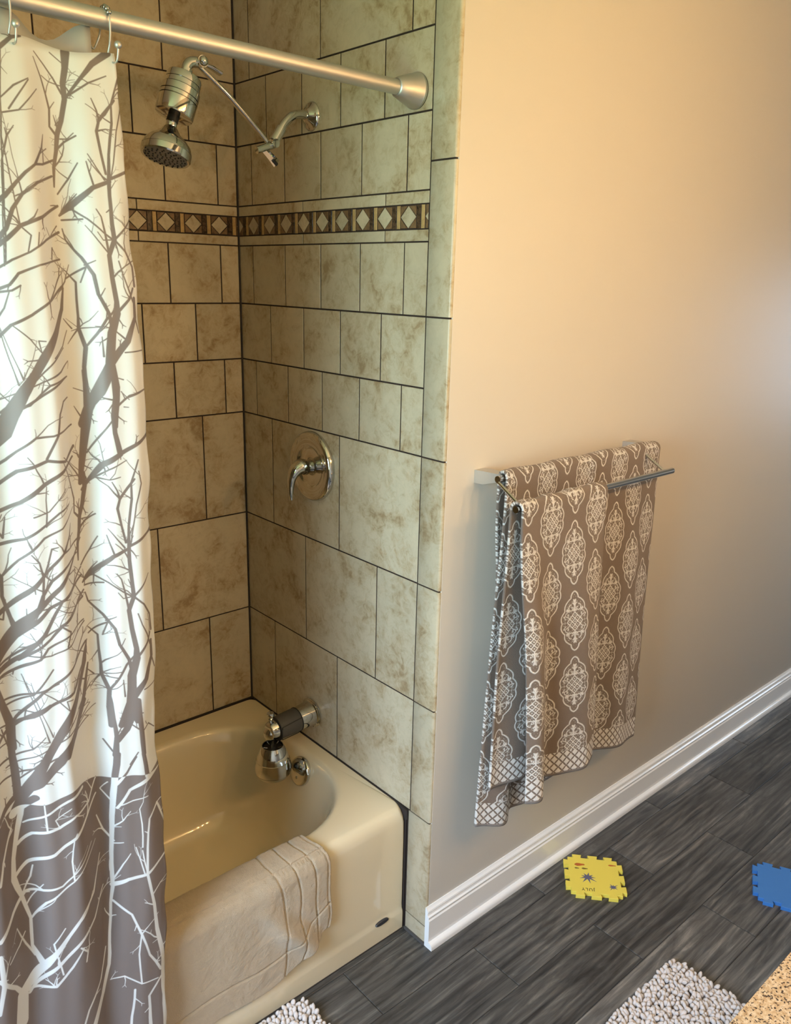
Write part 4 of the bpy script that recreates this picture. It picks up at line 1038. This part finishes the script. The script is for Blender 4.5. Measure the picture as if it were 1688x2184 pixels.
# ================================================================== RUGS
def rug(name, label, x0, x1, y0, y1, rot, corner, view):
    """chenille rug; nubs packed inside the rounded rectangle"""
    cx, cy = (x0 + x1) / 2, (y0 + y1) / 2
    r = thing(name, (cx, cy, 0), label, 'rug')
    pts = rrect(x0, x1, y0, y1, corner, 6)
    c, s = math.cos(rot), math.sin(rot)
    # rotate about the visible corner
    px, py = view
    def R_(p): dx, dy = p[0] - px, p[1] - py; return (px + dx * c - dy * s, py + dx * s + dy * c)
    P = [R_(p) for p in pts]; n = len(P)
    V = [(p[0], p[1], .0012) for p in P] + [(p[0], p[1], .0085) for p in P]
    F = [tuple(range(n, 2 * n)), tuple(range(n - 1, -1, -1))] + [(k, (k + 1) % n, n + (k + 1) % n, n + k) for k in range(n)]
    mk('backing', V, F, M_rugback, r, auto=40)
    bm = bmesh.new(); bmesh.ops.create_icosphere(bm, subdivisions=2, radius=1.0)
    bv = np.array([tuple(v.co) for v in bm.verts]); bf = [[v.index for v in f.verts] for f in bm.faces]; bm.free()
    rg = random.Random(5); st = .0125; VV = []; FF = []; rad = corner
    ny = int((y1 - y0) / st); nx = int((x1 - x0) / st)
    for iy in range(ny + 1):
        for ix in range(nx + 1):
            x = x0 + .004 + ix * st + (iy % 2) * st / 2 + rg.uniform(-.0028, .0028); y = y1 - .004 - iy * st + rg.uniform(-.0028, .0028)
            if x > x1 - .002 or y < y0 + .002: continue
            dx = max(x0 + rad - x, x - (x1 - rad), 0); dy = max(y0 + rad - y, y - (y1 - rad), 0)
            if math.hypot(dx, dy) > rad: continue
            X, Y = R_((x, y))
            sx, sy, sz = rg.uniform(.0052, .0070), rg.uniform(.0052, .0070), rg.uniform(.0100, .0145)
            zj = rg.uniform(-.002, .004); t1, t2 = rg.uniform(-.75, .75), rg.uniform(-.75, .75)
            q = bv * np.array((sx, sy, sz)); ca, sa_ = math.cos(t1), math.sin(t1); cb, sb = math.cos(t2), math.sin(t2)
            q = np.stack([q[:, 0], q[:, 1] * ca - q[:, 2] * sa_, q[:, 1] * sa_ + q[:, 2] * ca], 1)
            q = np.stack([q[:, 0] * cb + q[:, 2] * sb, q[:, 1], -q[:, 0] * sb + q[:, 2] * cb], 1)
            o = len(VV); VV += [(a + X, b_ + Y, max(c_ + .0150 + zj, .0020)) for a, b_, c_ in q]; FF += [[k + o for k in f] for f in bf]
    p = mk('chenille_pile', VV, FF, M_pile, r, smooth=True); p['kind'] = 'stuff'
    return r
rug('bath_rug', 'pale chenille rug on the floor below the vanity counter edge', -.30, .500, -1.93, -1.408, 0.0, .030, (.50, -1.408))
rug('shower_rug', 'pale chenille rug against the bathtub apron under the curtain', -1.15, -.376, -1.34, -.8400, 0.0, .034, (-.38, -.840))

# ================================================================== FOAM PUZZLE TILES
def foam_outline(L, tab=.0145):
    """square of side L with dovetail tabs, ccw; alternating tabs and notches"""
    h = L / 2; side = []
    # one side along +x at y=-h : offsets (x, out)
    seq = [(-.5, 0), (-.40, 0), (-.42, 1), (-.24, 1), (-.26, 0), (-.095, 0), (-.115, 1), (.085, 1), (.065, 0), (.235, 0), (.215, 1), (.40, 1), (.385, 0), (.5, 0)]
    pts = []
    for k in range(4):
        c, s = math.cos(k * PI / 2), math.sin(k * PI / 2)
        for a, o in seq[:-1]:
            x, y = a * L, -h - (o * tab if o else 0)
            pts.append((x * c - y * s, x * s + y * c))
    return pts
def foam(name, label, cx, cy, ang, L, mat, th=.0125):
    t = thing(name, (cx, cy, 0), label, 'foam tile', 'foam puzzle tiles on the floor')
    c, s = math.cos(ang), math.sin(ang)
    def W(p, z): return (cx + p[0] * c - p[1] * s, cy + p[0] * s + p[1] * c, z)
    pts = foam_outline(L); n = len(pts)
    n_ = n; sc = .992
    V = [W(q, 0) for q in pts] + [W(q, th - .0008) for q in pts] + [W((q[0] * sc, q[1] * sc), th) for q in pts]
    tri = tessellate_polygon([[Vector((q[0], q[1], 0)) for q in pts]])
    F = [tuple(2 * n_ + k for k in t3) for t3 in tri] + [tuple(t3[::-1]) for t3 in tri]
    for k in range(n_):
        k2 = (k + 1) % n_; F.append((k, k2, n_ + k2, n_ + k)); F.append((n_ + k, n_ + k2, 2 * n_ + k2, 2 * n_ + k))
    mk('foam_body', V, F, mat, t)
    return t, W, th
def flat(name, polys, W, z, mat, parent):
    V = []; F = []
    for P in polys:
        o = len(V); n_ = len(P)
        V += [W(q, z + .00035) for q in P] + [W(q, z - .0008) for q in P]
        F += [tuple(o + k for k in t3) for t3 in tessellate_polygon([[Vector((q[0], q[1], 0)) for q in P]])]
        F += [(o + n_ + k, o + n_ + (k + 1) % n_, o + (k + 1) % n_, o + k) for k in range(n_)]
    return mk(name, V, F, mat, parent)
def star(cx, cy, R_, r_, n, stretch=1.0, seed=1):
    rg = random.Random(seed); P = []
    for k in range(2 * n):
        a = PI * k / n; q = (R_ * rg.uniform(.6, 1.15)) if k % 2 == 0 else r_
        P.append((cx + q * math.cos(a) * stretch, cy + q * math.sin(a)))
    return P
# local axes: x runs along the photo's left-right side, y towards the wall
ty, WY_, th = foam('foam_puzzle_tile', 'yellow foam puzzle tile with starburst and leaf prints beside the baseboard', .5990, -1.0660, math.radians(-48.5), .158, M_yellow)
flat('starburst_print', [star(-.022, -.010, .027, .0085, 9, 1.25, 4)], WY_, th, M_slate, ty)
flat('starburst_print', [star(.053, -.044, .015, .0055, 9, 1.2, 8)], WY_, th, M_slate, ty)
def leaf(cx, cy, L, w, a):
    P = []
    for k in range(12):
        t = 2 * PI * k / 12; x, y = L * math.cos(t), w * math.sin(t) * (1 + .3 * math.cos(3 * t))
        P.append((cx + x * math.cos(a) - y * math.sin(a), cy + x * math.sin(a) + y * math.cos(a)))
    return P
for a, m_ in (((-.043, .046, .017, .0062, .1), M_rust), ((.062, .056, .013, .003, .05), M_rust), ((-.053, .028, .0075, .0028, .0), M_olive), ((-.028, .029, .010, .0034, .0), M_olive)):
    flat('leaf_print', [leaf(*a)], WY_, th, m_, ty)
# the word JULY, upside down as the tile lies
fc_ = bpy.data.curves.new('july', 'FONT'); fc_.body = 'JULY'; fc_.size = .0165; fc_.align_x = 'CENTER'; fc_.extrude = .0004; fc_.space_character = 1.25
fo_ = bpy.data.objects.new('tmp', fc_); COL.objects.link(fo_)
dg = bpy.context.evaluated_depsgraph_get(); me = bpy.data.meshes.new_from_object(fo_.evaluated_get(dg)); bpy.data.objects.remove(fo_)
a_ = math.radians(-48.5 + 180)
V = [(.5990 + (-.026 * math.cos(a_ - PI) + .060 * math.sin(a_ - PI)) + v.co.x * math.cos(a_) - v.co.y * math.sin(a_),
      -1.0660 + (-.026 * math.sin(a_ - PI) - .060 * math.cos(a_ - PI)) + v.co.x * math.sin(a_) + v.co.y * math.cos(a_), th + v.co.z + .0001) for v in me.vertices]
mk('lettering', V, [tuple(p.vertices) for p in me.polygons], M_ink, ty)
foam('foam_puzzle_tile', 'blue foam puzzle tile lying alone on the grey wood-look floor', 1.0270, -1.4880, math.radians(-63.5), .166, M_blue)

# ================================================================== VANITY (below and beside the camera), MIRROR, LAMP
cn = box('countertop', (-.62, YR + .001, .820), (1.90, -1.9065, .850), M_granite, bev=.003)
tag(cn, 'beige speckled granite countertop in the lower right corner', 'countertop')
cb = thing('vanity_cabinet', (.64, -2.2, 0), 'painted vanity cabinet under the granite countertop', 'cabinet')
box('carcass', (-.60, YR + .001, .09), (1.88, -1.955, .8195), M_cab, cb, bev=.002)
box('toe_kick', (-.60, YR + .001, .0), (1.88, -2.02, .0895), M_strap_edge, cb)
for k in range(4):
    x = -.59 + k * .62
    d_ = box('door', (x + .004, -1.9548, .12), (x + .612, -1.936, .80), M_cab, cb, bev=.003)
    tube('handle', [(x + .56, -1.918, .60), (x + .56, -1.918, .72)], .005, M_nickel, d_, seg=12)
mr_ = thing('wall_mirror', (.64, YR, 1.5), 'frameless mirror above the vanity countertop', 'mirror')
box('glass', (-.30, YR + .001, 1.00), (1.60, YR + .007, 1.90), M_mirror, mr_)
vl = thing('vanity_light', (.10, YR, 2.10), 'four-bulb warm vanity light above the mirror', 'lamp')
box('backplate', (-.56, YR + .001, 2.05), (.76, YR + .03, 2.13), M_nickel, vl, bev=.004)
M_bulb = emit('warm_bulb_glass', (1.0, .62, .26), 114.0)
for x in (-.45, -.08, .29, .66):
    lathe('socket', [(.022, .0), (.022, .03), (.012, .05)], (x, YR + .03, 2.09), (0, 1, 0), M_nickel, vl, seg=20)
    V, F = ball_geo((x, YR + .115, 2.09), .048, 20); mk('bulb', V, F, M_bulb, vl, auto=60)
